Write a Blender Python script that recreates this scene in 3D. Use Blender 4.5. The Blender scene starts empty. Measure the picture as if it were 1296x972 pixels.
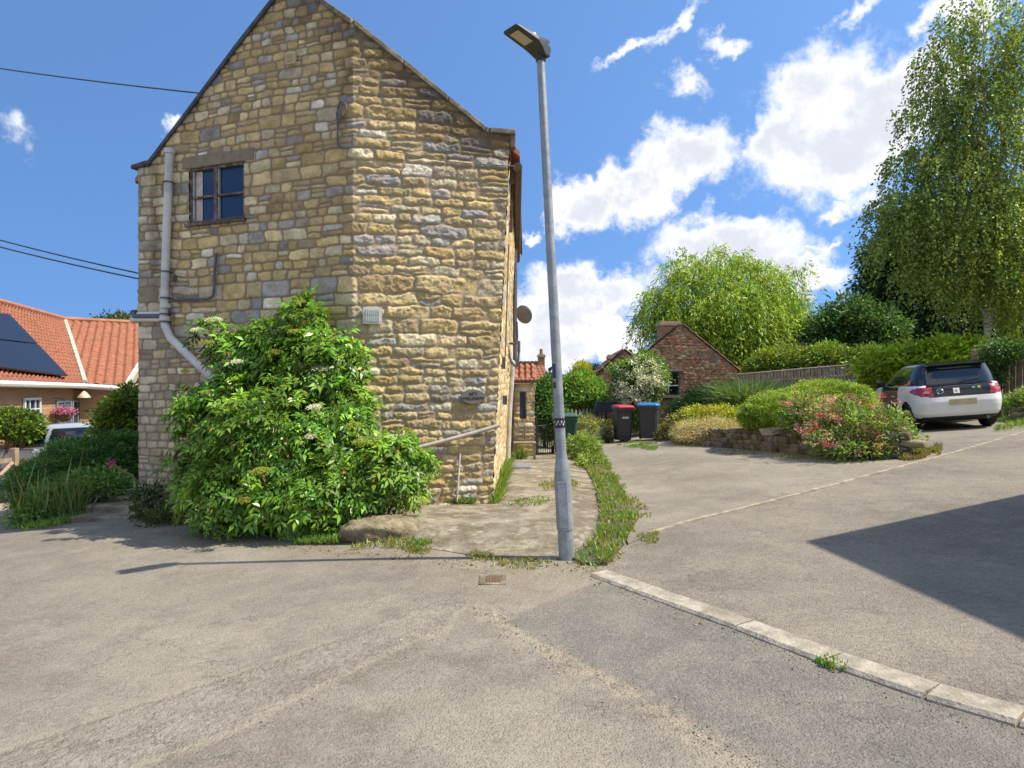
import bpy, math, random
import numpy as np
from mathutils import Vector
R = math.radians
sc = bpy.context.scene
col = sc.collection
# ------------------------------------------------------------ camera, sky, sun, exposure
EYE = 1.6; F = 864.0; CX = 648.0; CY = 486.0
cam = bpy.data.cameras.new('camera'); camo = bpy.data.objects.new('camera', cam); col.objects.link(camo)
camo.location = (0, 0, EYE); camo.rotation_euler = (R(90), 0, 0)
cam.sensor_width = 36; cam.lens = 24; cam.clip_end = 3000; cam.clip_start = .05
sc.camera = camo
SUN_A, SUN_E = R(6), R(53)
SUN = np.array([math.cos(SUN_A)*math.cos(SUN_E), -math.sin(SUN_A)*math.cos(SUN_E), math.sin(SUN_E)])
SUN_H = SUN[:2]/math.sin(SUN_E)
sl = bpy.data.lights.new('sun', 'SUN'); so = bpy.data.objects.new('sun', sl); col.objects.link(so)
sl.energy = 3.3; sl.angle = R(.55); sl.color = (1, .92, .78)
so.rotation_euler = Vector(SUN).to_track_quat('Z', 'Y').to_euler()
so.location = (10, -5, 20)
sc.view_settings.view_transform = 'Standard'; sc.view_settings.look = 'None'
sc.view_settings.gamma = 1; sc.view_settings.use_curve_mapping = False
sc.view_settings.exposure = 1.0
sc.cycles.use_denoising = True
sc.cycles.max_bounces = 6; sc.cycles.diffuse_bounces = 4; sc.cycles.transparent_max_bounces = 6
sc.cycles.transmission_bounces = 4; sc.cycles.glossy_bounces = 3
try:
    sc.cycles.denoiser = 'OPENIMAGEDENOISE'; sc.cycles.denoising_prefilter = 'ACCURATE'
except Exception: pass

class NT:
    def __init__(s, tree):
        s.t = tree; s.n = tree.nodes; s.l = tree.links
    def new(s, k, **kw):
        n = s.n.new(k)
        for a, b in kw.items(): setattr(n, a, b)
        return n
    def put(s, sock, v):
        if isinstance(v, bpy.types.NodeSocket): s.l.new(v, sock)
        elif v is not None:
            if isinstance(v, (tuple, list)) and sock.type == 'RGBA' and len(v) == 3: v = (*v, 1)
            sock.default_value = v
    def m(s, op, a, b=None, c=None, clamp=False):
        n = s.new('ShaderNodeMath', operation=op, use_clamp=clamp)
        s.put(n.inputs[0], a)
        if b is not None: s.put(n.inputs[1], b)
        if c is not None: s.put(n.inputs[2], c)
        return n.outputs[0]
    def vm(s, op, a, b=None, out=0):
        n = s.new('ShaderNodeVectorMath', operation=op)
        s.put(n.inputs[0], a)
        if b is not None: s.put(n.inputs[3 if op == 'SCALE' else 1], b)
        return n.outputs[out]
    def noise(s, scale, detail=3, rough=.55, vec=None, out=0, dist=0):
        n = s.new('ShaderNodeTexNoise'); s.put(n.inputs['Scale'], scale); n.inputs['Detail'].default_value = detail
        n.inputs['Roughness'].default_value = rough; n.inputs['Distortion'].default_value = dist
        if vec is not None: s.l.new(vec, n.inputs['Vector'])
        return n.outputs[out]
    def vor(s, scale, vec=None, feature='F1', out=0):
        n = s.new('ShaderNodeTexVoronoi', feature=feature); n.inputs['Scale'].default_value = scale
        if vec is not None: s.l.new(vec, n.inputs['Vector'])
        return n.outputs[out]
    def sm(s, x, lo, hi, a=0., b=1.):
        n = s.new('ShaderNodeMapRange', interpolation_type='SMOOTHSTEP')
        s.put(n.inputs[0], x)
        for i, v in enumerate((lo, hi, a, b)): n.inputs[i+1].default_value = v
        return n.outputs[0]
    def mix(s, f, a, b, mode='MIX'):
        n = s.new('ShaderNodeMix', data_type='RGBA', blend_type=mode)
        s.put(n.inputs[0], f); s.put(n.inputs[6], a); s.put(n.inputs[7], b)
        return n.outputs[2]
    def attr(s, name, out=2):
        n = s.new('ShaderNodeAttribute', attribute_name=name); return n.outputs[out]
    def obj(s):
        return s.new('ShaderNodeTexCoord').outputs['Object']
    def pos(s):
        return s.new('ShaderNodeNewGeometry').outputs['Position']
    def bump(s, h, dist=.01, strength=1.):
        n = s.new('ShaderNodeBump'); n.inputs['Distance'].default_value = dist; n.inputs['Strength'].default_value = strength
        s.put(n.inputs['Height'], h); return n.outputs[0]

def newmat(name):
    m = bpy.data.materials.new(name); m.use_nodes = True
    nt = NT(m.node_tree); b = nt.n['Principled BSDF']
    return m, nt, b
def simple(name, c, rough=.6, metal=0., var=.15, vs=6., bump=0., bs=30., spec=.5, dirt=None, ds=2.5, coat=0):
    m, nt, b = newmat(name)
    n = nt.noise(vs, 4, vec=nt.pos())
    lo = tuple(x*(1-var) for x in c); hi = tuple(min(1, x*(1+var)) for x in c)
    cc = nt.mix(nt.sm(n, .3, .7), lo, hi)
    if dirt:
        cc = nt.mix(nt.m('MULTIPLY', nt.sm(nt.noise(ds, 5, .65, vec=nt.pos()), .48, .68), .7), cc, dirt)
    nt.put(b.inputs['Base Color'], cc); b.inputs['Roughness'].default_value = rough
    b.inputs['Metallic'].default_value = metal; b.inputs['Specular IOR Level'].default_value = spec
    b.inputs['Coat Weight'].default_value = coat
    if bump: nt.put(b.inputs['Normal'], nt.bump(nt.noise(bs, 4, vec=nt.pos()), bump))
    return m

# ---- world: clear blue physical sky with fair weather cumulus laid out by azimuth and elevation
w = bpy.data.worlds.new('World'); sc.world = w; w.use_nodes = True
nt = NT(w.node_tree); nt.n.clear()
sky = nt.new('ShaderNodeTexSky', sky_type='NISHITA'); sky.sun_disc = False
sky.sun_elevation = SUN_E; sky.sun_rotation = math.atan2(SUN[0], SUN[1])
sky.air_density = 1.0; sky.dust_density = .6; sky.ozone_density = 2.5; sky.altitude = 60
SKY_S = .15
bg1 = nt.new('ShaderNodeBackground'); bg1.inputs[1].default_value = SKY_S
nt.put(bg1.inputs[0], nt.mix(1., sky.outputs[0], (.54, .70, .82), 'MULTIPLY'))
tc = nt.new('ShaderNodeTexCoord'); d = nt.vm('NORMALIZE', tc.outputs['Generated'])
nt.l.new(nt.vm('NORMALIZE', nt.vm('ADD', d, (0, 0, .42))), sky.inputs[0])
sx = nt.new('ShaderNodeSeparateXYZ'); nt.l.new(d, sx.inputs[0])
az = nt.m('ARCTAN2', sx.outputs[0], sx.outputs[1]); el = nt.m('ARCSINE', sx.outputs[2])
cb = nt.new('ShaderNodeCombineXYZ'); nt.l.new(az, cb.inputs[0]); nt.l.new(el, cb.inputs[1])
n1 = nt.noise(9, 5, .6, vec=d, out=1)
off = nt.vm('SCALE', nt.vm('SUBTRACT', n1, (.5, .5, .5)), .13)
n2 = nt.noise(28, 6, .62, vec=d, out=1)
off2 = nt.vm('SCALE', nt.vm('SUBTRACT', n2, (.5, .5, .5)), .055)
p = nt.vm('ADD', nt.vm('ADD', cb.outputs[0], off), off2)
clouds = [ # px, py, half width, half height (px of the photograph), tilt
 (1070,158,132,78,14,1.15),(1150,115,76,48,22,1.1),(985,178,50,44,0,1.),(1060,200,90,40,0,1.1),
 (862,200,66,42,10,1.1),(805,240,70,38,12,1.1),(735,258,42,36,0,1.1),
 (925,312,104,42,-8,1.2),(1010,352,58,28,-10,1.1),(870,335,40,24,0,1),
 (748,370,80,40,0,1.1),(700,425,74,50,0,1.1),(765,420,66,30,0,1.1),(675,298,20,9,0,.7),(785,448,50,14,0,.8),
 (868,28,40,9,25,.55),(800,52,48,8,15,.5),(925,58,34,12,0,.55),(865,103,24,12,0,.4),(1085,18,30,10,35,.5),(1225,8,60,14,0,.8),
 (210,155,15,9,0,.55),(40,170,16,10,0,.2),(1050,258,34,8,20,.4),(1030,308,40,8,25,.45)]
dens = None
for (px, py, rx, ry, tl, amp) in clouds:
    X, Y, Z = px-CX, F, CY-py; L = math.sqrt(X*X+Y*Y+Z*Z)
    a0, e0 = math.atan2(X, Y), math.asin(Z/L)
    ca = math.cos(a0); 
    mp = nt.new('ShaderNodeMapping', vector_type='TEXTURE'); nt.l.new(p, mp.inputs[0])
    mp.inputs['Location'].default_value = (a0, e0, 0); mp.inputs['Rotation'].default_value = (0, 0, R(tl))
    mp.inputs['Scale'].default_value = (rx/F*ca*ca*1.12, ry/F*ca*1.15, 1)
    q = nt.m('MULTIPLY_ADD', nt.vm('LENGTH', mp.outputs[0], out=1), -amp, amp)   # amp*(1-dist)
    dens = q if dens is None else nt.m('MAXIMUM', dens, q)
# other directions: thick unseen cloud, added as fill light for the shaded facade
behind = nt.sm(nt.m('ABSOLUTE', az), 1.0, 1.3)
fill_cloud = nt.m('MULTIPLY', nt.m('MULTIPLY', nt.sm(nt.noise(2.2, 5, .6, vec=d), .36, .6), behind), nt.sm(el, .0, .15))
fill_cloud = nt.m('ADD', fill_cloud, -.6)
fine = nt.noise(22, 7, .68, vec=d)
dn = nt.m('ADD', nt.m('MAXIMUM', dens, fill_cloud), nt.m('MULTIPLY_ADD', fine, .9, -.45))
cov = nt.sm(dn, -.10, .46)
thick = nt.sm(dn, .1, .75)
sh = nt.noise(12, 5, .6, vec=nt.vm('ADD', d, (.02, 0, .035)))
g1 = nt.m('MULTIPLY', nt.sm(sh, .34, .56), thick)
ccol = nt.mix(g1, (1.0, .99, .97), (.66, .68, .74))
bg2 = nt.new('ShaderNodeBackground'); nt.put(bg2.inputs[0], ccol); bg2.inputs[1].default_value = .62
ms = nt.new('ShaderNodeMixShader'); nt.l.new(nt.m('MULTIPLY', cov, .96), ms.inputs[0])
nt.l.new(bg1.outputs[0], ms.inputs[1]); nt.l.new(bg2.outputs[0], ms.inputs[2])
ow = nt.new('ShaderNodeOutputWorld'); nt.l.new(ms.outputs[0], ow.inputs[0])
w.cycles.sampling_method = 'MANUAL'; w.cycles.sample_map_resolution = 512

# ------------------------------------------------------------ ground height and measuring helpers
def sp(t, k): 
    t = np.asarray(t, float)/k
    return k*np.logaddexp(0, t)
def G(x, y):
    x = np.asarray(x, float); y = np.asarray(y, float)
    z = .085*sp(x-1.3, .5) - .065*sp(x-15, 2) - .022*sp(y-9, 1) + .022*sp(y-32, 2)
    z = z - .05*sp(-x-.6, .4) + .05*sp(-x-18, 2) - .07*sp(-x-6, .4) + .07*sp(-x-9, .4)
    return z
def U(px, py, d): return np.array([(px-CX)/F*d, d, EYE+(CY-py)/F*d])
def W(px, py, off=0.):
    d = 8.
    for _ in range(60):
        x = (px-CX)/F*d; h = EYE-float(G(x, d))-off
        d = .5*d+.5*F*h/(py-CY)
    x = (px-CX)/F*d
    return np.array([x, d, float(G(x, d))])
def at(px, d):        # ground point under an azimuth
    x = (px-CX)/F*d; return np.array([x, d, float(G(x, d))])

# value noise in numpy
def _h(ix, iy, s):
    n = (ix.astype(np.int64)*374761393 + iy.astype(np.int64)*668265263 + s*1442695041) & 0xffffffff
    n = ((n ^ (n >> 13))*1274126177) & 0xffffffff
    n = (n ^ (n >> 16)) & 0xffffffff
    return n/4294967295.
def vn(x, y, s=0):
    ix = np.floor(x); iy = np.floor(y); fx = x-ix; fy = y-iy
    fx = fx*fx*(3-2*fx); fy = fy*fy*(3-2*fy)
    a = _h(ix, iy, s); b = _h(ix+1, iy, s); c = _h(ix, iy+1, s); e = _h(ix+1, iy+1, s)
    return (a*(1-fx)+b*fx)*(1-fy)+(c*(1-fx)+e*fx)*fy
def fbm(x, y, s=0, o=4):
    r = 0; a = .5; t = 0
    for i in range(o):
        r = r+a*vn(x*2**i, y*2**i, s+i*17); t += a; a *= .5
    return r/t
def sst(x, a, b):
    t = np.clip((x-a)/(b-a), 0, 1); return t*t*(3-2*t)

# ------------------------------------------------------------ object helpers
ORG = {}
def tag(o, label=None, cat=None, group=None, kind=None):
    if label: o['label'] = label
    if cat: o['category'] = cat
    if group: o['group'] = group
    if kind: o['kind'] = kind
    return o
def thing(name, loc, label, cat, group=None):
    o = bpy.data.objects.new(name, None); col.objects.link(o); o.location = [float(v) for v in loc]; ORG[o] = np.array(loc, float)
    o.empty_display_size = .1
    return tag(o, label, cat, group)
def link(name, me, mat, parent, origin, smooth):
    o = bpy.data.objects.new(name, me); col.objects.link(o)
    for m_ in (mat if isinstance(mat, (list, tuple)) else [mat]):
        me.materials.append(m_)
    if parent is not None: o.parent = parent; ORG[o] = origin
    else: o.location = [float(v) for v in origin]; ORG[o] = origin
    if smooth: me.shade_smooth()
    return o
def npmesh(name, V, Fq, mat, parent=None, origin=None, smooth=False, colr=None, attrs=None, uv=None):
    """V (n,3); Fq (m,4) or (m,3) index array"""
    V = np.asarray(V, float)
    if parent is not None: origin = ORG[parent]
    if origin is None: origin = np.zeros(3)
    me = bpy.data.meshes.new(name)
    Vl = (V-origin).astype(np.float32)
    me.vertices.add(len(Vl)); me.vertices.foreach_set('co', Vl.ravel())
    Fq = np.asarray(Fq, np.int32); k = Fq.shape[1]
    me.loops.add(Fq.size); me.polygons.add(len(Fq))
    me.polygons.foreach_set('loop_start', np.arange(0, Fq.size, k, dtype=np.int32))
    me.loops.foreach_set('vertex_index', Fq.ravel())
    if colr is not None:
        a = me.color_attributes.new('tint', 'FLOAT_COLOR', 'POINT')
        c4 = np.ones((len(V), 4), np.float32); c4[:, :3] = colr; a.data.foreach_set('color', c4.ravel())
    for kx, vx in (attrs or {}).items():
        a = me.attributes.new(kx, 'FLOAT', 'POINT'); a.data.foreach_set('value', np.asarray(vx, np.float32).ravel())
    if uv is not None:
        l = me.uv_layers.new(name='UVMap'); l.data.foreach_set('uv', np.asarray(uv, np.float32)[Fq.ravel()].ravel())
    me.update(calc_edges=True); me.validate()
    return link(name, me, mat, parent, origin, smooth)

class MB:
    def __init__(s): s.v = []; s.f = []; s.uv = []
    def add(s, V, Fs, uv=None):
        b = len(s.v); s.v += [tuple(map(float, p)) for p in V]
        s.uv += [tuple(map(float, t)) for t in uv] if uv is not None else [(0, 0)]*len(V)
        s.f += [tuple(i+b for i in f) for f in Fs]; return s
    def box(s, c, size, rz=0., rx=0., ry=0., top=1.):
        hx, hy, hz = [q/2 for q in size]; V = []
        for k in (-1, 1):
            t = top if k > 0 else 1
            for a, b in ((-1, -1), (1, -1), (1, 1), (-1, 1)): V.append((a*hx*t, b*hy*t, k*hz))
        V = np.array(V)
        for ang, (i, j) in ((rx, (1, 2)), (ry, (2, 0)), (rz, (0, 1))):
            if ang:
                c_, s_ = math.cos(ang), math.sin(ang); A, B = V[:, i].copy(), V[:, j].copy()
                V[:, i] = A*c_-B*s_; V[:, j] = A*s_+B*c_
        V = V+np.array(c)
        return s.add(V, [(3, 2, 1, 0), (4, 5, 6, 7), (0, 1, 5, 4), (1, 2, 6, 5), (2, 3, 7, 6), (3, 0, 4, 7)])
    def hexa(s, P):   # 4 bottom pts, 4 top pts
        return s.add(P, [(3, 2, 1, 0), (4, 5, 6, 7), (0, 1, 5, 4), (1, 2, 6, 5), (2, 3, 7, 6), (3, 0, 4, 7)])
    def quad(s, P, uv=None): return s.add(P, [tuple(range(len(P)))], uv)
    def tube(s, pts, r, n=10, caps=True):
        pts = [np.array(p, float) for p in pts]; k = len(pts)
        rr = r if isinstance(r, (list, tuple)) else [r]*k
        V = []; prev = None
        for i, p in enumerate(pts):
            t = pts[min(i+1, k-1)]-pts[max(i-1, 0)]; t = t/(np.linalg.norm(t)+1e-9)
            if prev is None:
                a = np.array([0, 0, 1.]) if abs(t[2]) < .9 else np.array([1., 0, 0])
                prev = np.cross(t, a)
            prev = prev-t*np.dot(prev, t); prev /= np.linalg.norm(prev); b = np.cross(t, prev)
            for j in range(n):
                q = 2*math.pi*j/n; V.append(p+rr[i]*(math.cos(q)*prev+math.sin(q)*b))
        Fs = [(i*n+j, i*n+(j+1) % n, (i+1)*n+(j+1) % n, (i+1)*n+j) for i in range(k-1) for j in range(n)]
        if caps: Fs += [tuple(range(n-1, -1, -1)), tuple((k-1)*n+j for j in range(n))]
        return s.add(V, Fs)
    def wall(s, p0, p1, z0, z1, u0=0.):   # vertical quad with metric uv
        L = math.hypot(p1[0]-p0[0], p1[1]-p0[1])
        return s.add([(p0[0], p0[1], z0), (p1[0], p1[1], z0), (p1[0], p1[1], z1), (p0[0], p0[1], z1)], [(0, 1, 2, 3)],
                     [(u0, z0), (u0+L, z0), (u0+L, z1), (u0, z1)])
    def build(s, name, mat, parent=None, origin=None, smooth=False, bevel=0., seg=2):
        if parent is not None: origin = ORG[parent]
        if origin is None: origin = np.array(s.v).mean(0)
        origin = np.array(origin, float)
        me = bpy.data.meshes.new(name)
        me.from_pydata([tuple(np.array(p)-origin) for p in s.v], [], s.f); me.validate()
        l = me.uv_layers.new(name='UVMap')
        for lp in me.loops: l.data[lp.index].uv = s.uv[lp.vertex_index]
        o = link(name, me, mat, parent, origin, smooth)
        if bevel:
            b = o.modifiers.new('bevel', 'BEVEL'); b.width = bevel; b.segments = seg; b.limit_method = 'ANGLE'; b.angle_limit = R(40)
        if smooth and not bevel:
            me.set_sharp_from_angle(angle=R(40))
        return o
def bez(pts, n=8):   # catmull rom
    pts = [np.array(p, float) for p in pts]; o = []
    for i in range(len(pts)-1):
        p0 = pts[max(i-1, 0)]; p1 = pts[i]; p2 = pts[i+1]; p3 = pts[min(i+2, len(pts)-1)]
        for k in range(n):
            t = k/n; o.append(.5*((2*p1)+(-p0+p2)*t+(2*p0-5*p1+4*p2-p3)*t*t+(-p0+3*p1-3*p2+p3)*t**3))
    o.append(pts[-1]); return o

def inpoly(X, Y, P):
    P = np.array([np.asarray(q)[:2] for q in P]); c = np.zeros(X.shape, bool); n = len(P)
    for i in range(n):
        x1, y1 = P[i]; x2, y2 = P[(i+1) % n]
        k = ((y1 > Y) != (y2 > Y)); xi = (x2-x1)*(Y-y1)/((y2-y1) if y2 != y1 else 1e-9)+x1
        c ^= (k & (X < xi))
    return c
def dline(X, Y, P, closed=False):
    P = [np.asarray(q)[:2] for q in P]; 
    if closed: P = P+[P[0]]
    D = np.full(X.shape, 1e9)
    for a, b in zip(P[:-1], P[1:]):
        ab = b-a; t = np.clip(((X-a[0])*ab[0]+(Y-a[1])*ab[1])/(ab@ab+1e-12), 0, 1)
        D = np.minimum(D, np.hypot(X-a[0]-t*ab[0], Y-a[1]-t*ab[1]))
    return D
def sdist(X, Y, P):
    d_ = dline(X, Y, P, True); return np.where(inpoly(X, Y, P), d_, -d_)

def sheet(name, poly, off, mat, cell=.2, hfun=None, skirt=.12, attrfun=None, label=None):
    """polygon draped over the terrain, cut on a grid so it follows it"""
    import bmesh
    bm = bmesh.new(); P = [np.asarray(q)[:2] for q in poly]
    bm.faces.new([bm.verts.new((float(p[0]), float(p[1]), 0)) for p in P])
    A = np.array(P); lo = A.min(0); hi = A.max(0)
    for ax in (0, 1):
        t = math.ceil(lo[ax]/cell)*cell
        while t < hi[ax]:
            n = [0, 0, 0]; n[ax] = 1; cpt = [0, 0, 0]; cpt[ax] = t+.0003
            bmesh.ops.bisect_plane(bm, geom=bm.verts[:]+bm.edges[:]+bm.faces[:], plane_co=cpt, plane_no=n); t += cell
    bmesh.ops.triangulate(bm, faces=[f for f in bm.faces if len(f.verts) > 4])
    edges = [e for e in bm.edges if len(e.link_faces) == 1]
    for v in bm.verts:
        v.co.z = float(G(v.co.x, v.co.y))+off+(hfun(v.co.x, v.co.y) if hfun else 0)
    if skirt:
        r = bmesh.ops.extrude_edge_only(bm, edges=edges)
        for v in r['geom']:
            if isinstance(v, bmesh.types.BMVert): v.co.z -= skirt
    bmesh.ops.recalc_face_normals(bm, faces=bm.faces[:])
    me = bpy.data.meshes.new(name); bm.to_mesh(me); bm.free()
    zs = np.array([p_.normal.z for p_ in me.polygons])
    if zs.sum() < 0: me.flip_normals()
    if attrfun:
        co = np.zeros(len(me.vertices)*3, np.float32); me.vertices.foreach_get('co', co); co = co.reshape(-1, 3)
        for kx, vx in attrfun(co[:, 0], co[:, 1]).items():
            a = me.attributes.new(kx, 'FLOAT', 'POINT'); a.data.foreach_set('value', np.asarray(vx, np.float32))
    o = bpy.data.objects.new(name, me); col.objects.link(o); me.materials.append(mat)
    o['kind'] = 'structure'
    return o

# ------------------------------------------------------------ foliage
rng = np.random.default_rng(7)
def unit(a): return a/(np.linalg.norm(a, axis=-1, keepdims=True)+1e-9)
def leaves(name, P, D, N, L, Wd, C, mat, parent=None, origin=None, curl=.15):
    n = len(P); D = unit(D); S = unit(np.cross(D, N)); N2 = np.cross(S, D)
    L = np.broadcast_to(np.asarray(L, float), (n,))[:, None]; Wd = np.broadcast_to(np.asarray(Wd, float), (n,))[:, None]
    V = np.empty((n, 4, 3))
    V[:, 0] = P; V[:, 1] = P+D*L*.45+S*Wd*.5+N2*L*curl*.5; V[:, 2] = P+D*L-N2*L*curl*.6; V[:, 3] = P+D*L*.45-S*Wd*.5+N2*L*curl*.5
    Fq = np.arange(n*4, dtype=np.int32).reshape(n, 4)
    return npmesh(name, V.reshape(-1, 3), Fq, mat, parent, origin, colr=np.repeat(C, 4, 0))
def leafmat(name, trans=.35, rough=.45):
    m, nt, b = newmat(name)
    c = nt.attr('tint', 0)
    nt.put(b.inputs['Base Color'], c); b.inputs['Roughness'].default_value = rough
    b.inputs['Specular IOR Level'].default_value = .35
    t = nt.new('ShaderNodeBsdfTranslucent'); nt.put(t.inputs[0], nt.mix(1., c, (1.3, 1.25, .5), 'MULTIPLY'))
    ms = nt.new('ShaderNodeMixShader'); ms.inputs[0].default_value = trans
    nt.l.new(b.outputs[0], ms.inputs[1]); nt.l.new(t.outputs[0], ms.inputs[2])
    nt.l.new(ms.outputs[0], nt.n['Material Output'].inputs[0])
    return m
def tints(n, c, var=.25, hue=.12, r=None):
    r = r or rng
    f = np.exp(r.normal(0, var, n))[:, None]; h = r.normal(0, hue, n)[:, None]
    C = np.array(c)[None, :]*f; C = C*np.concatenate([1+h, np.ones_like(h), 1-h], 1)
    return np.clip(C, .005, .9)
def blob_pts(ells, n, shell=.5, lump=.22, seed=0):
    """points in a union of lumpy ellipsoids, biased to the outside; also outward directions"""
    r = np.random.default_rng(seed)
    vol = np.array([e[1][0]*e[1][1]*e[1][2] for e in ells])**.67; k = r.choice(len(ells), n, p=vol/vol.sum())
    c = np.array([e[0] for e in ells])[k]; rad = np.array([e[1] for e in ells])[k]
    d = unit(r.normal(size=(n, 3)))
    lumpv = 1+lump*(2*fbm(d[:, 0]*2.3+k*7.1+seed, d[:, 1]*2.3+d[:, 2]*2.9, seed, 3)-1)*1.6
    rr = (shell+(1-shell)*r.random(n)**.6)*lumpv
    return c+d*rad*rr[:, None], d
def crown(name, ells, nclump, per, cr, L, Wd, c, mat, parent=None, origin=None, seed=0, shell=.5, lump=.22, var=.22, hue=.1, flat=.6, up=.5, cvar=.28, zmin=None, droop=0.):
    r = np.random.default_rng(seed+100)
    cp, cd = blob_pts(ells, nclump, shell, lump, seed)
    ct = tints(nclump, c, cvar, hue, r)
    i = np.repeat(np.arange(nclump), per); n = len(i)
    o = r.normal(size=(n, 3))*cr*np.array([1, 1, flat]); P = cp[i]+o
    D = unit(cd[i]*.6+unit(o)*.8+r.normal(size=(n, 3))*.5-np.array([0, 0, droop]))
    N = unit(r.normal(size=(n, 3))*.6+cd[i]*.3+np.array([0, 0, up]))
    C = ct[i]*np.exp(r.normal(0, var, n))[:, None]
    if zmin is not None:
        k = P[:, 2] > (zmin if not callable(zmin) else zmin(P[:, 0], P[:, 1])); P, D, N, C = P[k], D[k], N[k], C[k]; n = len(P)
    return leaves(name, P, D, N, L*r.uniform(.7, 1.25, n), Wd*r.uniform(.7, 1.25, n), np.clip(C, .004, .9), mat, parent, origin)
def pell(px, py, rx, rz, d, ry):   # ellipsoid seen at px,py with pixel radii, at distance d
    return (U(px, py, d), (rx/F*d, ry, rz/F*d))
LEAF = leafmat('leaf'); LEAFG = leafmat('leaf_glossy', .3, .33); DRY = leafmat('dry_blade', .3, .7)
PETAL = leafmat('petal', .3, .6)
BARK = simple('bark', (.13, .10, .075), .9, var=.4, vs=14, bump=.02, bs=25)
def blades(name, pts, h, wd, c, mat, parent=None, origin=None, lean=.35, seed=0, var=.25, hue=.15, kind=None):
    r = np.random.default_rng(seed); n = len(pts)
    D = unit(np.concatenate([r.normal(0, lean, (n, 2)), np.ones((n, 1))], 1)); N = unit(np.concatenate([r.normal(size=(n, 2)), r.random((n, 1))*.3], 1))
    o = leaves(name, pts, D, N, h*r.uniform(.5, 1.3, n), wd, tints(n, c, var, hue, r), mat, parent, origin, curl=.12)
    if kind: o['kind'] = kind
    return o
def scatter(poly, n, seed=0, off=0.):
    r = np.random.default_rng(seed); A = np.array([q[:2] for q in poly]); lo, hi = A.min(0), A.max(0); out = []
    tot = 0
    while tot < n:
        X = r.uniform(lo[0], hi[0], n*2); Y = r.uniform(lo[1], hi[1], n*2); k = inpoly(X, Y, A)
        out.append(np.stack([X[k], Y[k]], 1)); tot += k.sum()
        if k.sum() == 0: break
    q = np.concatenate(out)[:n]
    return np.concatenate([q, (G(q[:, 0], q[:, 1])+off)[:, None]], 1)
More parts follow.
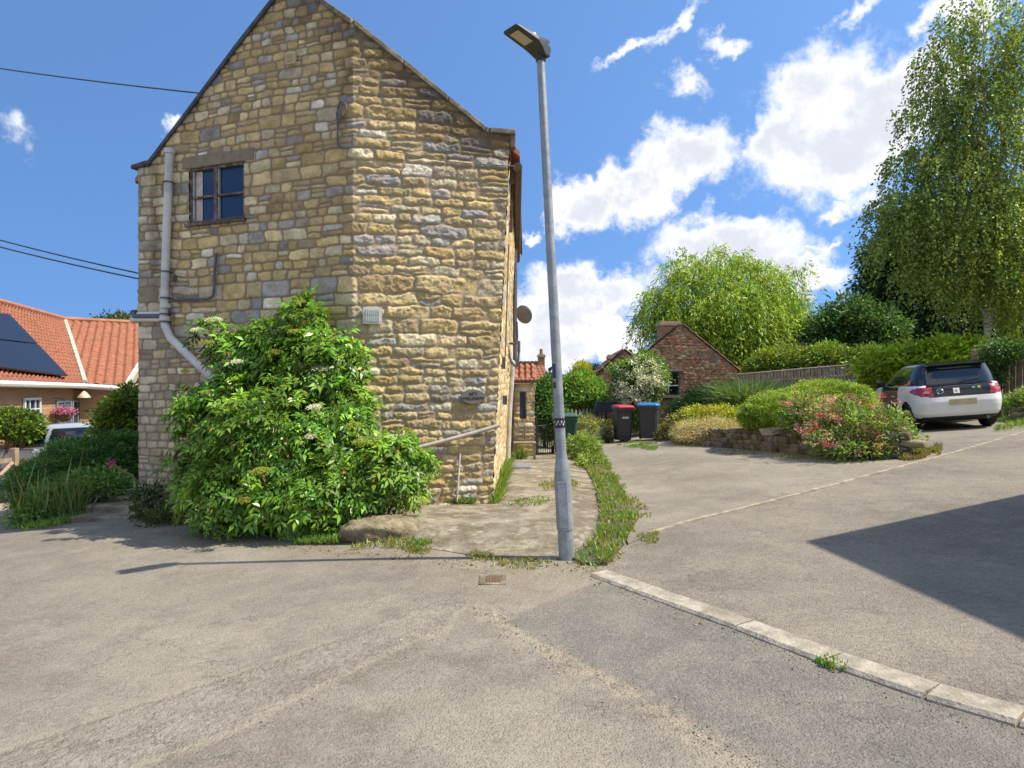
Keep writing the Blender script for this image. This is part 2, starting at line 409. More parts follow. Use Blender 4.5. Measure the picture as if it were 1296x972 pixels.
# ------------------------------------------------------------ ground, road, side road, driveway, path
def asphalt(name, base, light, kind):
    m, nt, b = newmat(name); ps = nt.pos()
    big = nt.noise(.55, 5, .6, vec=ps); mid = nt.noise(3.2, 5, .65, vec=ps); grit = nt.noise(60, 3, .7, vec=ps)
    agg = nt.vor(75, vec=ps, out=0); aggc = nt.vor(75, vec=ps, out=1)
    c = nt.mix(nt.sm(big, .35, .65), base, light)
    c = nt.mix(nt.m('MULTIPLY', nt.sm(mid, .42, .7), .45), c, tuple(x*1.28 for x in light))
    c = nt.mix(nt.m('MULTIPLY', nt.sm(nt.noise(1.7, 6, .7, vec=ps), .52, .66), .35), c, tuple(x*.72 for x in base))
    clump = nt.noise(24, 5, .75, vec=ps)
    c = nt.mix(nt.m('MULTIPLY', nt.sm(clump, .5, .66), .24 if kind == 'road' else .42), c, tuple(x*.60 for x in base))
    c = nt.mix(nt.m('MULTIPLY', nt.sm(clump, .46, .34), .32), c, tuple(min(1, x*1.45) for x in light))
    h = nt.m('ADD', nt.m('MULTIPLY', nt.sm(agg, .0, .6), -1.), nt.m('ADD', nt.m('MULTIPLY', grit, .8), nt.m('MULTIPLY', clump, 2.2)))
    if kind == 'road':
        wob = nt.m('MULTIPLY_ADD', nt.noise(5, 5, .65, vec=ps), .24, -.12)
        wob2 = nt.m('MULTIPLY_ADD', nt.noise(22, 4, .6, vec=ps), .09, -.045)
        ww = nt.m('ADD', wob, wob2)
        pa = nt.sm(nt.m('ADD', nt.attr('patch'), nt.m('MULTIPLY', wob2, .5)), -.015, .02)
        c = nt.mix(nt.m('MULTIPLY', pa, .75), c, nt.mix(nt.sm(mid, .35, .65), (.150, .140, .121), (.20, .184, .156)))
        ba = nt.sm(nt.m('ADD', nt.attr('band'), nt.m('MULTIPLY', ww, .6)), -.02, .05)
        c = nt.mix(nt.m('MULTIPLY', ba, nt.m('MULTIPLY', nt.sm(nt.noise(11, 6, .75, vec=ps), .42, .68), .55)), c, (.37, .33, .26))
        se = nt.sm(nt.m('ADD', nt.attr('seam'), nt.m('MULTIPLY', ww, .5)), .05, .0)
        c = nt.mix(nt.m('MULTIPLY', se, .5), c, (.36, .31, .22))
        wo = nt.sm(nt.m('ADD', nt.attr('worn'), nt.m('MULTIPLY', ww, 1.3)), .15, -.02)
        c = nt.mix(nt.m('MULTIPLY', wo, nt.sm(nt.noise(11, 5, .7, vec=ps), .38, .6)), c, (.38, .315, .22))
        sa = nt.sm(nt.m('ADD', nt.attr('sand'), nt.m('MULTIPLY', ww, 2.2)), .45, .0)
        c = nt.mix(nt.m('MULTIPLY', sa, .8), c, nt.mix(nt.sm(mid, .4, .65), (.30, .25, .175), (.20, .16, .11)))
        bo = nt.noise(26, 3, .5, vec=ps)
        h = nt.m('ADD', h, nt.m('MULTIPLY', nt.m('MAXIMUM', ba, wo), nt.m('MULTIPLY', bo, 5.)))
        h = nt.m('SUBTRACT', h, nt.m('MULTIPLY', wo, 1.5))
    # pale and dark chippings, small cracks
    c = nt.mix(nt.m('MULTIPLY', nt.sm(aggc, .5, 1.), .28), c, (.46, .42, .36))
    c = nt.mix(nt.m('MULTIPLY', nt.sm(grit, .52, .7), .5), c, tuple(x*.45 for x in base))
    ck = nt.vor(1.1, vec=nt.vm('ADD', ps, nt.vm('SCALE', nt.noise(3, 5, .7, vec=ps, out=1), .7)), feature='DISTANCE_TO_EDGE')
    ckm = nt.m('MULTIPLY', nt.sm(ck, .011, .0), nt.sm(nt.noise(.8, 2, vec=ps), .47, .54))
    c = nt.mix(nt.m('MULTIPLY', ckm, .6), c, (.07, .065, .055))
    c = nt.mix(nt.m('MULTIPLY', nt.sm(nt.noise(.28, 4, .6, vec=ps), .56, .44), .30), c, nt.mix(1., c, (.70, .70, .72), 'MULTIPLY'))
    nt.put(b.inputs['Base Color'], c); b.inputs['Roughness'].default_value = .9; b.inputs['Specular IOR Level'].default_value = .25
    nt.put(b.inputs['Normal'], nt.bump(h, .0045))
    return m
ASP = asphalt('old_asphalt', (.212, .188, .150), (.29, .256, .200), 'road')
ASP2 = asphalt('side_asphalt', (.198, .174, .138), (.27, .237, .184), 'plain')
ASP3 = asphalt('drive_asphalt', (.225, .20, .157), (.295, .262, .203), 'plain')

# base earth out to the horizon
m, nt, b = newmat('earth'); ps = nt.pos()
c = nt.mix(nt.sm(nt.noise(.7, 6, .65, vec=ps), .4, .6), (.07, .095, .03), (.16, .13, .075))
c = nt.mix(nt.sm(nt.noise(9, 5, .7, vec=ps), .45, .7), c, (.09, .07, .045))
nt.put(b.inputs['Base Color'], c); b.inputs['Roughness'].default_value = .95; nt.put(b.inputs['Normal'], nt.bump(nt.noise(30, 4, vec=ps), .03))
EARTH = m
def grid_sheet(name, xs, ys, off, mat, attrs=None):
    X, Y = np.meshgrid(xs, ys); Z = G(X, Y)+off
    ny, nx = X.shape; i = np.arange(ny*nx).reshape(ny, nx)
    Fq = np.stack([i[:-1, :-1], i[:-1, 1:], i[1:, 1:], i[1:, :-1]], -1).reshape(-1, 4)
    at_ = attrs(X.ravel(), Y.ravel()) if attrs else None
    o = npmesh(name, np.stack([X, Y, Z], -1).reshape(-1, 3), Fq, mat, smooth=True, attrs=at_); o['kind'] = 'structure'; return o
far_ = lambda a, b_, n: np.geomspace(a, b_, n)
xs = np.concatenate([-far_(40, 1500, 12)[::-1], np.linspace(-39, 39, 157), far_(40, 1500, 12)])
ys = np.concatenate([-far_(15, 1500, 12)[::-1], np.linspace(-14, 60, 149), far_(62, 1500, 12)])
grid_sheet('ground', xs, ys, -.05, EARTH)

patchP = [W(640, 790), W(665, 772), W(757, 735), W(813, 752), W(940, 797), W(1054, 838), W(1180, 884), W(1296, 925), (2.6, 2.6), (3.6, 1.), (4.2, -3), (.9, -3), (1.05, 2.2), W(960, 972), W(850, 905), W(760, 850)]
bandP = [(-4.5, .5), W(0, 955), W(170, 895), W(300, 853), W(430, 808), W(520, 770), W(600, 760), W(565, 800), W(520, 815), W(400, 872), W(300, 925), W(180, 968), (-1.8, 1.5)]
wornL = [W(600, 770), W(650, 800), W(700, 830), W(770, 862), W(850, 905), W(905, 945), W(960, 972), (1.2, 2.)]
seamL = [(-5, .8), W(0, 950), W(170, 892), W(300, 852), W(480, 790)]
seamR = [(-2, 1.2), W(180, 968), W(300, 925), W(400, 872), W(520, 812), W(565, 800)]
sandL = [W(380, 690), W(440, 700), W(530, 705), W(610, 722), W(700, 726), W(745, 722)]
sandL2 = [W(560, 735), W(640, 745), W(700, 750)]
def road_attrs(X, Y):
    return {'patch': sdist(X, Y, patchP), 'band': sdist(X, Y, bandP), 'worn': dline(X, Y, wornL),
            'seam': np.minimum(dline(X, Y, seamL), dline(X, Y, seamR)), 'sand': np.minimum(dline(X, Y, sandL), dline(X, Y, sandL2)+.1)}
xs = np.concatenate([np.linspace(-30, -8, 45)[:-1], np.linspace(-8, 6, 400), np.linspace(6, 30, 49)[1:]])
ys = np.concatenate([np.linspace(-14, 2, 33)[:-1], np.linspace(2, 11.5, 260)])
grid_sheet('road', xs, ys, 0., ASP, road_attrs)

kerb_px = [(756, 727), (815, 748), (942, 793), (1055, 836), (1180, 878), (1296, 911)]
kl = [W(*q)[:2] for q in kerb_px]; dd = unit(kl[-1]-kl[-2]); kl += [kl[-1]+dd*.95, kl[-1]+dd*1.9, kl[-1]+dd*2.85, kl[-1]+dd*3.8, kl[-1]+dd*4.75]
kl = [np.array(q) for q in kl]
edge_px = [(822, 677), (870, 662), (960, 640), (1060, 614), (1152, 589), (1215, 572), (1296, 548)]
el_ = [W(*q)[:2] for q in edge_px]
el_ += [el_[-1]+unit(el_[-1]-el_[-2])*6]
sidek = [q+np.array([.05, .03]) for q in kl]
side = [sidek[0]+np.array([0, .05])]+[W(790, 700)[:2]]+[q for q in el_]+[np.array([24, el_[-1][1]+2]), np.array([24, -6]), np.array([kl[-1][0]+3, -6])]+sidek[::-1][:-1]
sheet('side_road', side, .014, ASP2)
drive = [q+np.array([0, .0]) for q in el_]+[np.array([24, 19.]), np.array([12, 21.5]), np.array([2.2, 23.2]), W(740, 556)[:2], W(752, 590)[:2], W(775, 640)[:2], W(795, 690)[:2]]
sheet('driveway', drive, .020, ASP3, skirt=.06)
PALE = simple('pale_edging', (.34, .29, .21), .9, var=.3, vs=9, bump=.006, bs=80, dirt=(.17, .15, .11), ds=5)
ed = []
nrm = []
for i, q in enumerate(el_):
    t = unit(el_[min(i+1, len(el_)-1)]-el_[max(i-1, 0)]); nrm.append(np.array([-t[1], t[0]])*.035)
sheet('edging_strip', [q+n_ for q, n_ in zip(el_, nrm)]+[q-n_ for q, n_ in zip(el_[::-1], nrm[::-1])], .028, PALE, cell=.4)

# concrete kerb stones, one each
KERB = simple('kerb_concrete', (.37, .33, .255), .92, var=.25, vs=10, bump=.010, bs=45, dirt=(.20, .17, .12), ds=4)
klab = ['pale kerb stone nearest the foot of the lamp post, short and half sunk', 'second kerb stone from the lamp post, long with worn edge', 'third kerb stone from the lamp post, straight and pale', 'fourth kerb stone from the lamp post, grass tuft at its joint', 'fifth kerb stone from the lamp post, close to the right edge of the photo']
vis = list(zip(kl[:-1], kl[1:]))
for i, (a, b_) in enumerate(vis[:7]):
    t = unit(b_-a); n_ = np.array([t[1], -t[0]]); n_ = n_ if n_[1] < 0 or n_[0] < 0 else -n_
    if np.dot(n_, [-1, -1]) < 0: n_ = -n_
    a2 = a+t*.008; b2 = b_-t*.008; wd = .09; L = []
    for k in range(9):
        q = a2+(b2-a2)*k/8; jit = (vn(np.array(k*1.3+i*9), np.array(.5), 3)-.5)*.008
        L.append((q, float(G(*q)), float(jit)))
    mb = MB(); V = []
    prof = [(wd, -.12), (wd, .004), (wd-.02, .022), (-wd+.012, .030), (-wd, .028), (-wd, -.12)]
    for q, z, j in L:
        for s_, h in prof: V.append((q[0]+n_[0]*(s_+j), q[1]+n_[1]*(s_+j), z+h+j*.7))
    m_ = len(prof); Fs = [(k*m_+j, k*m_+j+1, (k+1)*m_+j+1, (k+1)*m_+j) for k in range(8) for j in range(m_-1)]
    Fs += [tuple(range(m_)), tuple(8*m_+j for j in range(m_-1, -1, -1))]
    mb.add(V, Fs); o = mb.build('kerb_stone', KERB, origin=(*a, float(G(*a))))
    tag(o, klab[i] if i < 5 else ['sixth kerb stone, beyond the right edge of the photo', 'farthest kerb stone, well outside the photo'][i-5], 'kerb stone', 'concrete kerb stones along the side road')

# concrete path and slab beside the cottage
m, nt, b = newmat('weathered_concrete'); ps = nt.pos()
c = nt.mix(nt.sm(nt.noise(1.6, 6, .65, vec=ps), .4, .62), (.17, .135, .09), (.33, .285, .205))
c = nt.mix(nt.m('MULTIPLY', nt.sm(nt.noise(3.4, 6, .7, vec=nt.vm('ADD', ps, (5, 3, 0))), .52, .64), .7), c, (.44, .39, .31))
c = nt.mix(nt.m('MULTIPLY', nt.sm(nt.noise(5, 6, .75, vec=ps), .47, .62), .75), c, (.12, .095, .055))
c = nt.mix(nt.m('MULTIPLY', nt.sm(nt.noise(45, 3, .7, vec=ps), .5, .72), .5), c, (.15, .12, .08))
nt.put(b.inputs['Base Color'], c); b.inputs['Roughness'].default_value = .95
nt.put(b.inputs['Normal'], nt.bump(nt.m('ADD', nt.noise(7, 6, .7, vec=ps), nt.m('MULTIPLY', nt.noise(60, 3, .6, vec=ps), .2)), .03))
CONC = m
pathP = [W(500, 690), W(560, 697), W(620, 708), W(690, 712), W(728, 706), W(748, 672), W(757, 640), W(752, 612), W(738, 585), W(706, 570), (1.0, 20.5), (-.3, 20.5), (-.4, 9.3), (-2.4, 8.9), (-2.6, 7.6), W(470, 672)]
def path_h(x, y): return (.05*float(sst(np.array(y-6.4), 0, .9))+.05*float(sst(np.array(-x), .0, 1.2))*float(1-sst(np.array(y), 8., 10.)))*float(sst(sdist(np.array(x), np.array(y), pathP), -.01, .45))
sheet('path', pathP, .006, CONC, cell=.15, hfun=path_h, skirt=.2)
mb = MB(); q = W(658, 594); mb.box((q[0], q[1], q[2]+.075), (.42, .75, .03)); tag(mb.build('grey_slab', simple('slate', (.2, .2, .21), .8, bump=.004), origin=q, bevel=.008), 'small blue grey slab lying on the path by the cottage corner', 'slab')

# boulder at the corner of the slab
import bmesh
def rock(name, c, r_, mat, seed, parent=None, rz=0., rough=.16):
    bm = bmesh.new(); bmesh.ops.create_icosphere(bm, subdivisions=4, radius=1)
    V = np.array([v.co[:] for v in bm.verts]); 
    n = fbm(V[:, 0]*1.6+seed*3.3+V[:, 2], V[:, 1]*1.6+V[:, 2]*.7+seed, seed, 5)*2-1
    n2 = fbm(V[:, 0]*6+seed, V[:, 1]*6+V[:, 2]*5, seed+5, 3)*2-1
    V = V*(1+rough*2*n+.07*n2)[:, None]; V[:, 2] = np.sign(V[:, 2])*np.abs(V[:, 2])**.75
    V = V*np.array(r_); cs, sn = math.cos(rz), math.sin(rz); V = np.stack([V[:, 0]*cs-V[:, 1]*sn, V[:, 0]*sn+V[:, 1]*cs, V[:, 2]], 1)
    Fs = np.array([[v.index for v in f.verts] for f in bm.faces]); bm.free()
    return npmesh(name, V+np.array(c), Fs, mat, parent, origin=np.array(c, float), smooth=True)
BOULD = simple('mossy_stone', (.25, .205, .125), .95, var=.35, vs=8, bump=.03, bs=30, dirt=(.11, .09, .045), ds=5)
q = W(472, 686); tag(rock('boulder', (q[0], q[1]+.22, q[2]+.07), (.42, .30, .155), BOULD, 4, rz=.1), 'low rounded mossy boulder at the front corner of the slab', 'boulder')
# drain cover
DIRTM = simple('rusty_cover', (.14, .09, .05), .8, var=.3, vs=30, bump=.004)
q = W(624, 734); t = thing('drain_cover', q, 'small square rusty drain cover in a concrete surround in front of lamp', 'drain cover')
mb = MB()
for (a, b_, c_, d_) in ((0, .088, .22, .045), (0, -.088, .22, .045), (.088, 0, .045, .132), (-.088, 0, .045, .132)): mb.box((q[0]+a, q[1]+b_*1.3, q[2]+.001), (c_, d_ if a == 0 else d_*1.38, .014))
mb.build('surround', CONC, t, bevel=.003)
mb = MB(); mb.box((q[0], q[1], q[2]+.001), (.13, .18, .012))
for k in range(5): mb.box((q[0]-.045+k*.0225, q[1], q[2]+.009), (.008, .15, .005))
mb.build('cover', DIRTM, t)

# ------------------------------------------------------------ stone cottage
L0 = np.array([-5.36, 9.8]); Cc = np.array([-1.99, 8.55]); Rr = np.array([-.16, 9.0])
LA = float(np.linalg.norm(Cc-L0)); RB = float(np.linalg.norm(Rr-Cc)); UT = LA+RB
eL = (Cc-L0)/LA; eR = (Rr-Cc)/RB; nL = np.array([eL[1], -eL[0]]); nR = np.array([eR[1], -eR[0]])
def HP(u, z, n=0.):
    u = np.asarray(u, float); z = np.asarray(z, float); n = np.asarray(n, float)
    s_ = np.clip((u-LA)/RB, 0, 1.2)
    x = np.where(u <= LA, L0[0]+u*eL[0], Cc[0]+(u-LA)*eR[0])+.049*(z-2.2)*s_
    y = np.where(u <= LA, L0[1]+u*eL[1], Cc[1]+(u-LA)*eR[1])
    t = sst(u, LA-.06, LA+.06); nx = nL[0]*(1-t)+nR[0]*t; ny = nL[1]*(1-t)+nR[1]*t
    return np.stack([x+nx*n, y+ny*n, z+0*x], -1)
def PU(px, py):
    a = (px-CX)/F
    t = (L0[1]*a-L0[0])/((Cc-L0)[0]-(Cc-L0)[1]*a)
    if t <= 1: P0, D_, base, ln = L0, Cc-L0, 0, LA
    else:
        P0, D_, base, ln = Cc, Rr-Cc, LA, RB; t = (Cc[1]*a-Cc[0])/(D_[0]-D_[1]*a)
    d_ = P0[1]+t*D_[1]; return base+t*ln, EYE+(CY-py)/F*d_
def topz(u): return np.interp(u, [0, .22, 2.61, 5.2, UT], [4.68, 4.72, 6.86, 4.88, 4.87])
PAL = 1.43*np.array([[.97, 1., 1.03]])*np.array([[.40, .29, .13], [.45, .34, .17], [.36, .27, .15], [.50, .41, .25], [.30, .27, .23], [.24, .225, .205], [.33, .235, .12], [.42, .35, .23], [.56, .49, .36], [.20, .17, .13]])
PW = np.array([.24, .21, .14, .11, .075, .055, .03, .09, .04, .01]); PW /= PW.sum()
MORT = np.array([.40, .315, .205])
def stonework(Ug, Vg, seed, rows_h, rug, pal_p=PW, wk=None, PAL=PAL, MORT=MORT):
    r = np.random.default_rng(seed)
    v2 = Vg+.07*(fbm(Ug*.9, Vg*.6, seed, 2)-.5)+(.020+.016*(Ug > LA))*(fbm(Ug*7, Vg*9, seed+3, 4)-.5)*2
    u2 = Ug+.045*(fbm(Ug*8, Vg*8, seed+9, 4)-.5)*2
    z = Vg.min()-.3; rows = [z]
    while z < Vg.max()+.3: z += rows_h(z)*r.uniform(.78, 1.22); rows.append(z)
    rows = np.array(rows); J = np.searchsorted(rows, v2)-1
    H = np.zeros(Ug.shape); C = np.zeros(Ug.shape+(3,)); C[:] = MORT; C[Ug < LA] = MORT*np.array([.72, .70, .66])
    rg = rug(Ug, Vg)
    for j in range(len(rows)-1):
        mk = J == j
        if not mk.any(): continue
        h = rows[j+1]-rows[j]; x = Ug.min()-.5-r.random()*.3; br = [x]
        while x < Ug.max()+.5: x += max(.07, h*r.uniform(*(wk or ((1.1, 2.3) if x < LA else (1.5, 3.6))))*(1.35 if r.random() < .12 else 1)); br.append(x)
        br = np.array(br); n = len(br); uu = u2[mk]; vv = v2[mk]; k = np.clip(np.searchsorted(br, uu)-1, 0, n-2)
        x0 = br[k]; x1 = br[k+1]
        spl = (r.random(n) < (.30 if h > .12 else .06)); mid = rows[j]+h*r.uniform(.38, .62, n)
        z0 = np.full(uu.shape, rows[j]); z1 = np.full(uu.shape, rows[j+1]); s_ = spl[k]; up_ = vv > mid[k]
        z0 = np.where(s_ & up_, mid[k], z0); z1 = np.where(s_ & ~up_, mid[k], z1)
        kk = k*2+(s_ & up_)
        ci = r.choice(len(PAL), 2*n, p=pal_p); br_ = np.exp(r.normal(0, .15, 2*n)); prot = r.uniform(.2, 1, 2*n); tu = r.normal(0, 1, 2*n); tv = r.normal(0, 1, 2*n)
        du = np.minimum(uu-x0, x1-uu); dv = np.minimum(vv-z0, z1-vv); du = np.maximum(du, 0); dv = np.maximum(dv, 0)
        dd_ = du+dv-np.hypot(du, dv)*.98
        R_ = rg[mk]; ms_ = sst(dd_, .006, .017+.008*R_)
        pil = sst(dd_, 0, .055)
        U0, V0 = Ug[mk], Vg[mk]
        face = fbm(U0*11+kk*3.1, V0*13+j*5.3, seed+21, 4)-.5; fine = fbm(U0*38, V0*38, seed+31, 3)-.5
        hh = ms_*(.009+.001*R_+(.004+.010*R_)*prot[kk]+pil*(.003+.006*R_)+face*(.014+.042*R_)*(.4+.6*pil)+fine*(.010+.028*R_)
                  +tu[kk]*(uu-(x0+x1)/2)*.05*R_+tv[kk]*(vv-(z0+z1)/2)*.10*R_)
        H[mk] = np.maximum(hh, 0)+(1-ms_)*.003*fine
        cc = PAL[ci[kk]]*br_[kk][:, None]
        mott = fbm(U0*9+kk, V0*9, seed+41, 4)
        cc = cc*(.62+.76*mott)[:, None]; 
        rust = sst(fbm(U0*5+kk*1.7, V0*6, seed+51, 3), .55, .72)[:, None]*.28; cc = cc*(1-rust)+np.array([.46, .31, .12])*rust
        C[mk] = cc*ms_[:, None]+C[mk]*(1-ms_)[:, None]
    H = H*(1-.34*rg)+.012*rg*(fbm(Ug*2.2, Vg*2.2, seed+61, 2)-.5)
    return H, C
def stonemat(name):
    m, nt, b = newmat(name); ps = nt.pos(); c = nt.attr('tint', 0)
    c = nt.mix(nt.m('MULTIPLY', nt.sm(nt.noise(45, 5, .7, vec=ps), .46, .68), .45), c, nt.mix(1., c, (.45, .40, .34), 'MULTIPLY'))
    c = nt.mix(nt.m('MULTIPLY', nt.sm(nt.noise(27, 5, .7, vec=nt.vm('ADD', ps, (3, 1, 7))), .52, .7), .4), c, nt.mix(1., c, (1.45, 1.45, 1.5), 'MULTIPLY'))
    nt.put(b.inputs['Base Color'], c); b.inputs['Roughness'].default_value = .92; b.inputs['Specular IOR Level'].default_value = .2
    nt.put(b.inputs['Normal'], nt.bump(nt.noise(70, 4, .65, vec=ps), .007))
    return m
STONE = stonemat('limestone'); STONE2 = simple('dressed_stone', (.27, .225, .15), .9, var=.25, vs=12, bump=.008, bs=50, dirt=(.13, .11, .08), ds=5)
house = thing('stone_cottage', (*Cc, float(G(*Cc))), 'tall gabled cottage of rough honey coloured stone with a bent end wall', 'cottage')
# window rectangle on the left face
wu0, wzt0 = PU(240, 215); wu1, wzt1 = PU(310, 203); _, wzb0 = PU(240, 283); _, wzb1 = PU(310, 277)
wz1 = (wzt0+wzt1)/2; wz0 = (wzb0+wzb1)/2
us = np.unique(np.concatenate([np.arange(0, UT, .0125), [wu0, wu1, UT]])); zs = np.unique(np.concatenate([np.arange(-.75, 6.9, .0125), [wz0, wz1]]))
Ug, Vg = np.meshgrid(us, zs)
def rh(z):
    if z < 1.05: return .105
    if z < 2.0: return .115
    if z < 2.75: return .19
    if z < 4.2: return .135
    if z < 5.: return .145
    return .12
rug = lambda u, v: .18+.82*sst(u, LA-.15, LA+.12)
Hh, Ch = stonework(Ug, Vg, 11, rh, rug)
# weathering: dark algae under the coping, grey at the left corner, dull wash low on the left
tz = topz(Ug); below = tz-Vg
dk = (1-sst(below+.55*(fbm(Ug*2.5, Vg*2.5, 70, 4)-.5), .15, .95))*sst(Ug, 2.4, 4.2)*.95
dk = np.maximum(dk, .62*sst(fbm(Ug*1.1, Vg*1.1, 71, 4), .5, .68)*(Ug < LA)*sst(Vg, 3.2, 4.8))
dk = np.maximum(dk, .6*(1-sst(np.abs(Ug-.30-.05*fbm(Ug*2, Vg*3, 5)), .02, .16))*sst(Vg, 2.4, 3.4))
grey = np.clip(1-sst(Ug+.2*(fbm(Ug*3, Vg*3, 73, 3)-.5), .15, .55), 0, 1)*.6
low = (1-sst(Vg+.5*(fbm(Ug*2, Vg*2, 74, 3)-.5), 2.0, 2.7))*(1-sst(Ug, 1.6, 2.6))
g_ = Ch.mean(-1, keepdims=True)
Ch = Ch*(1-grey[..., None])+(g_*np.array([1.08, .95, .74]))*grey[..., None]
Ch = Ch*(1-low[..., None]*.6)+(g_*np.array([1.12, .90, .62])+.01)*low[..., None]*.6
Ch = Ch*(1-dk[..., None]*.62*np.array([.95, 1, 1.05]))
Hh = Hh*(1-.4*low)
# slot left of the standing pipe low on the right face, and the missing strip under the rail
Pw = HP(Ug, np.minimum(Vg, tz), Hh); ny, nx = Ug.shape; idx = np.arange(ny*nx).reshape(ny, nx)
ok = (Vg[:-1, :-1] < np.maximum(tz[:-1, :-1], tz[:-1, 1:]))
uc = (Ug[:-1, :-1]+Ug[:-1, 1:])/2; vc = (Vg[:-1, :-1]+Vg[1:, :-1])/2
ok &= ~((uc > wu0) & (uc < wu1) & (vc > wz0) & (vc < wz1))
Fq = np.stack([idx[:-1, :-1], idx[:-1, 1:], idx[1:, 1:], idx[1:, :-1]], -1)[ok]
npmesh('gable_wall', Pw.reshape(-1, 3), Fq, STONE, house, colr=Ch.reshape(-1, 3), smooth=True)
# sunlit side wall, running back
ss = np.concatenate([np.arange(0, 2, .02), np.arange(2, 7.2, .05)]); zz = np.arange(-.75, 4.88, .02)
Sg, Zg = np.meshgrid(ss, zz); Hs, Cs = stonework(Sg+20, Zg, 12, rh, lambda u, v: .2+0*u)
Cs = Cs*np.array([1.08, 1.05, 1.0])
Ps = np.stack([Rr[0]+.049*(Zg-2.2)+.02*Sg+Hs, Rr[1]+Sg, Zg], -1)
ny, nx = Sg.shape; idx = np.arange(ny*nx).reshape(ny, nx)
npmesh('side_wall', Ps.reshape(-1, 3), np.stack([idx[:-1, :-1], idx[:-1, 1:], idx[1:, 1:], idx[1:, :-1]], -1).reshape(-1, 4), STONE, house, colr=Cs.reshape(-1, 3), smooth=True)
PLAIN = simple('plain_stone', (.33, .26, .16), .9, var=.35, vs=7, bump=.03, bs=14)
BY = np.array([.02, 7.0])
mb = MB(); Lb = L0+np.array([0, 7.]); Rb = Rr+np.array([.14, 7.1])
mb.wall(Lb, L0, -.9, 4.7); mb.wall(Rb, Lb, -.9, 4.7)
A2 = HP(2.61, 6.86)[:2]+BY; mb.add([(*Rb, 4.7), (*Lb, 4.7), (*A2, 6.8)], [(0, 1, 2)]); mb.build('rear_wall', PLAIN, house)
# pantile material used on far slopes
def tilemat(name, c1, c2, dirt):
    m, nt, b = newmat(name); ps = nt.pos()
    c = nt.mix(nt.sm(nt.noise(6, 4, .7, vec=ps), .35, .65), c1, c2)
    c = nt.mix(nt.m('MULTIPLY', nt.sm(nt.noise(2.2, 5, .7, vec=ps), .5, .7), .5), c, dirt)
    nt.put(b.inputs['Base Color'], c); b.inputs['Roughness'].default_value = .8; return m
TILE = tilemat('clay_pantile', (.25, .082, .04), (.35, .135, .07), (.17, .09, .055))
TILED = tilemat('old_pantile', (.33, .13, .07), (.42, .18, .1), (.16, .1, .07))
def pantiles(name, e0, e1, r0, r1, mat, parent=None, tw=.24, tl=.33, amp=.03, step=.02, nu=8, lift=0.):
    """e0->e1 eave edge, r0->r1 ridge edge"""
    e0, e1, r0, r1 = map(lambda q: np.array(q, float), (e0, e1, r0, r1))
    Lu = max(np.linalg.norm(e1-e0), np.linalg.norm(r1-r0)); Ls = np.linalg.norm((r0+r1)/2-(e0+e1)/2)
    nU = max(2, int(Lu/tw*nu)); ncour = max(1, int(round(Ls/tl)))
    a = np.linspace(0, 1, nU+1); b = []
    for k in range(ncour): b += [(k+.0)/ncour, (k+.5)/ncour, (k+.985)/ncour]
    b = np.array(b+[1.]); st = np.array([1, .5, .0]*ncour+[1.])*step
    A, B = np.meshgrid(a, b); S_ = np.meshgrid(a, st)[1]
    P = (e0*(1-A[..., None])+e1*A[..., None])*(1-B[..., None])+(r0*(1-A[..., None])+r1*A[..., None])*B[..., None]
    n = unit(np.cross(e1-e0, (r0+r1)/2-e0)); n = n if n[2] > 0 else -n
    ph = A*Lu/tw*2*math.pi; wv = np.sin(ph)+.35*np.sin(2*ph+.6)
    P = P+n*(lift+amp*wv*.5+S_)[..., None]
    ny, nx = A.shape; idx = np.arange(ny*nx).reshape(ny, nx)
    return npmesh(name, P.reshape(-1, 3), np.stack([idx[:-1, :-1], idx[:-1, 1:], idx[1:, 1:], idx[1:, :-1]], -1).reshape(-1, 4), mat, parent, smooth=True)
SL = [0-.0, 2.61, LA, UT]
apex = HP(2.61, 6.80, -.08)
def bk(p, s_=7.0): return np.array([p[0]+.02*s_, p[1]+s_, p[2]])
eLp = HP(0, 4.62, -.08)+np.array([-.12, 0, -.04]); cb_ = HP(LA, float(topz(LA))-.06, -.08); eRp = HP(UT, 4.72, -.08)+np.array([.16, 0, -.02])
mb = MB()
for a_, b2_ in ((eLp, apex), (apex, cb_), (cb_, eRp)):
    P = [a_, b2_, bk(b2_), bk(a_)]; mb.hexa([q+np.array([0, 0, -.07]) for q in P]+P)
rf = mb.build('roof', TILED, house)
# coping stones, verge and kneelers
COP = simple('coping_stone', (.23, .185, .12), .93, var=.3, vs=9, bump=.012, bs=40, dirt=(.10, .09, .07), ds=4)
SLATE = simple('dark_verge', (.075, .075, .08), .8, var=.3, vs=8)
def along(us_, zs_, up0, up1, f, bck):
    mb = MB()
    for (ua, za), (ub, zb) in zip(list(zip(us_, zs_))[:-1], list(zip(us_, zs_))[1:]):
        du = .006; a0 = HP(ua, za, 0); b0 = HP(ub, zb, 0); t = unit(b0-a0)*.005
        n_ = np.array([*(nL if (ua+ub)/2 < LA else nR), 0])
        a0 = a0+t; b0 = b0-t
        z_ = np.array([0, 0, 1.])
        q = [a0+n_*f, b0+n_*f, b0-n_*bck, a0-n_*bck]
        mb.hexa([p_+z_*up0 for p_ in q]+[p_+z_*up1 for p_ in q])
    return mb
seg = [2.66]; r_ = np.random.default_rng(3)
while seg[-1] < LA-.45: seg.append(seg[-1]+r_.uniform(.45, .6))
seg[-1] = LA
while seg[-1] < 4.75: seg.append(seg[-1]+r_.uniform(.45, .6))
seg.append(5.22)
along(seg, [float(topz(s_)) for s_ in seg], -.02, .055, .045, .26).build('coping', COP, house, bevel=.01)
along([5.21, UT+.07], [4.875, 4.875], .0, .07, .06, .3).build('kneeler', COP, house, bevel=.012)
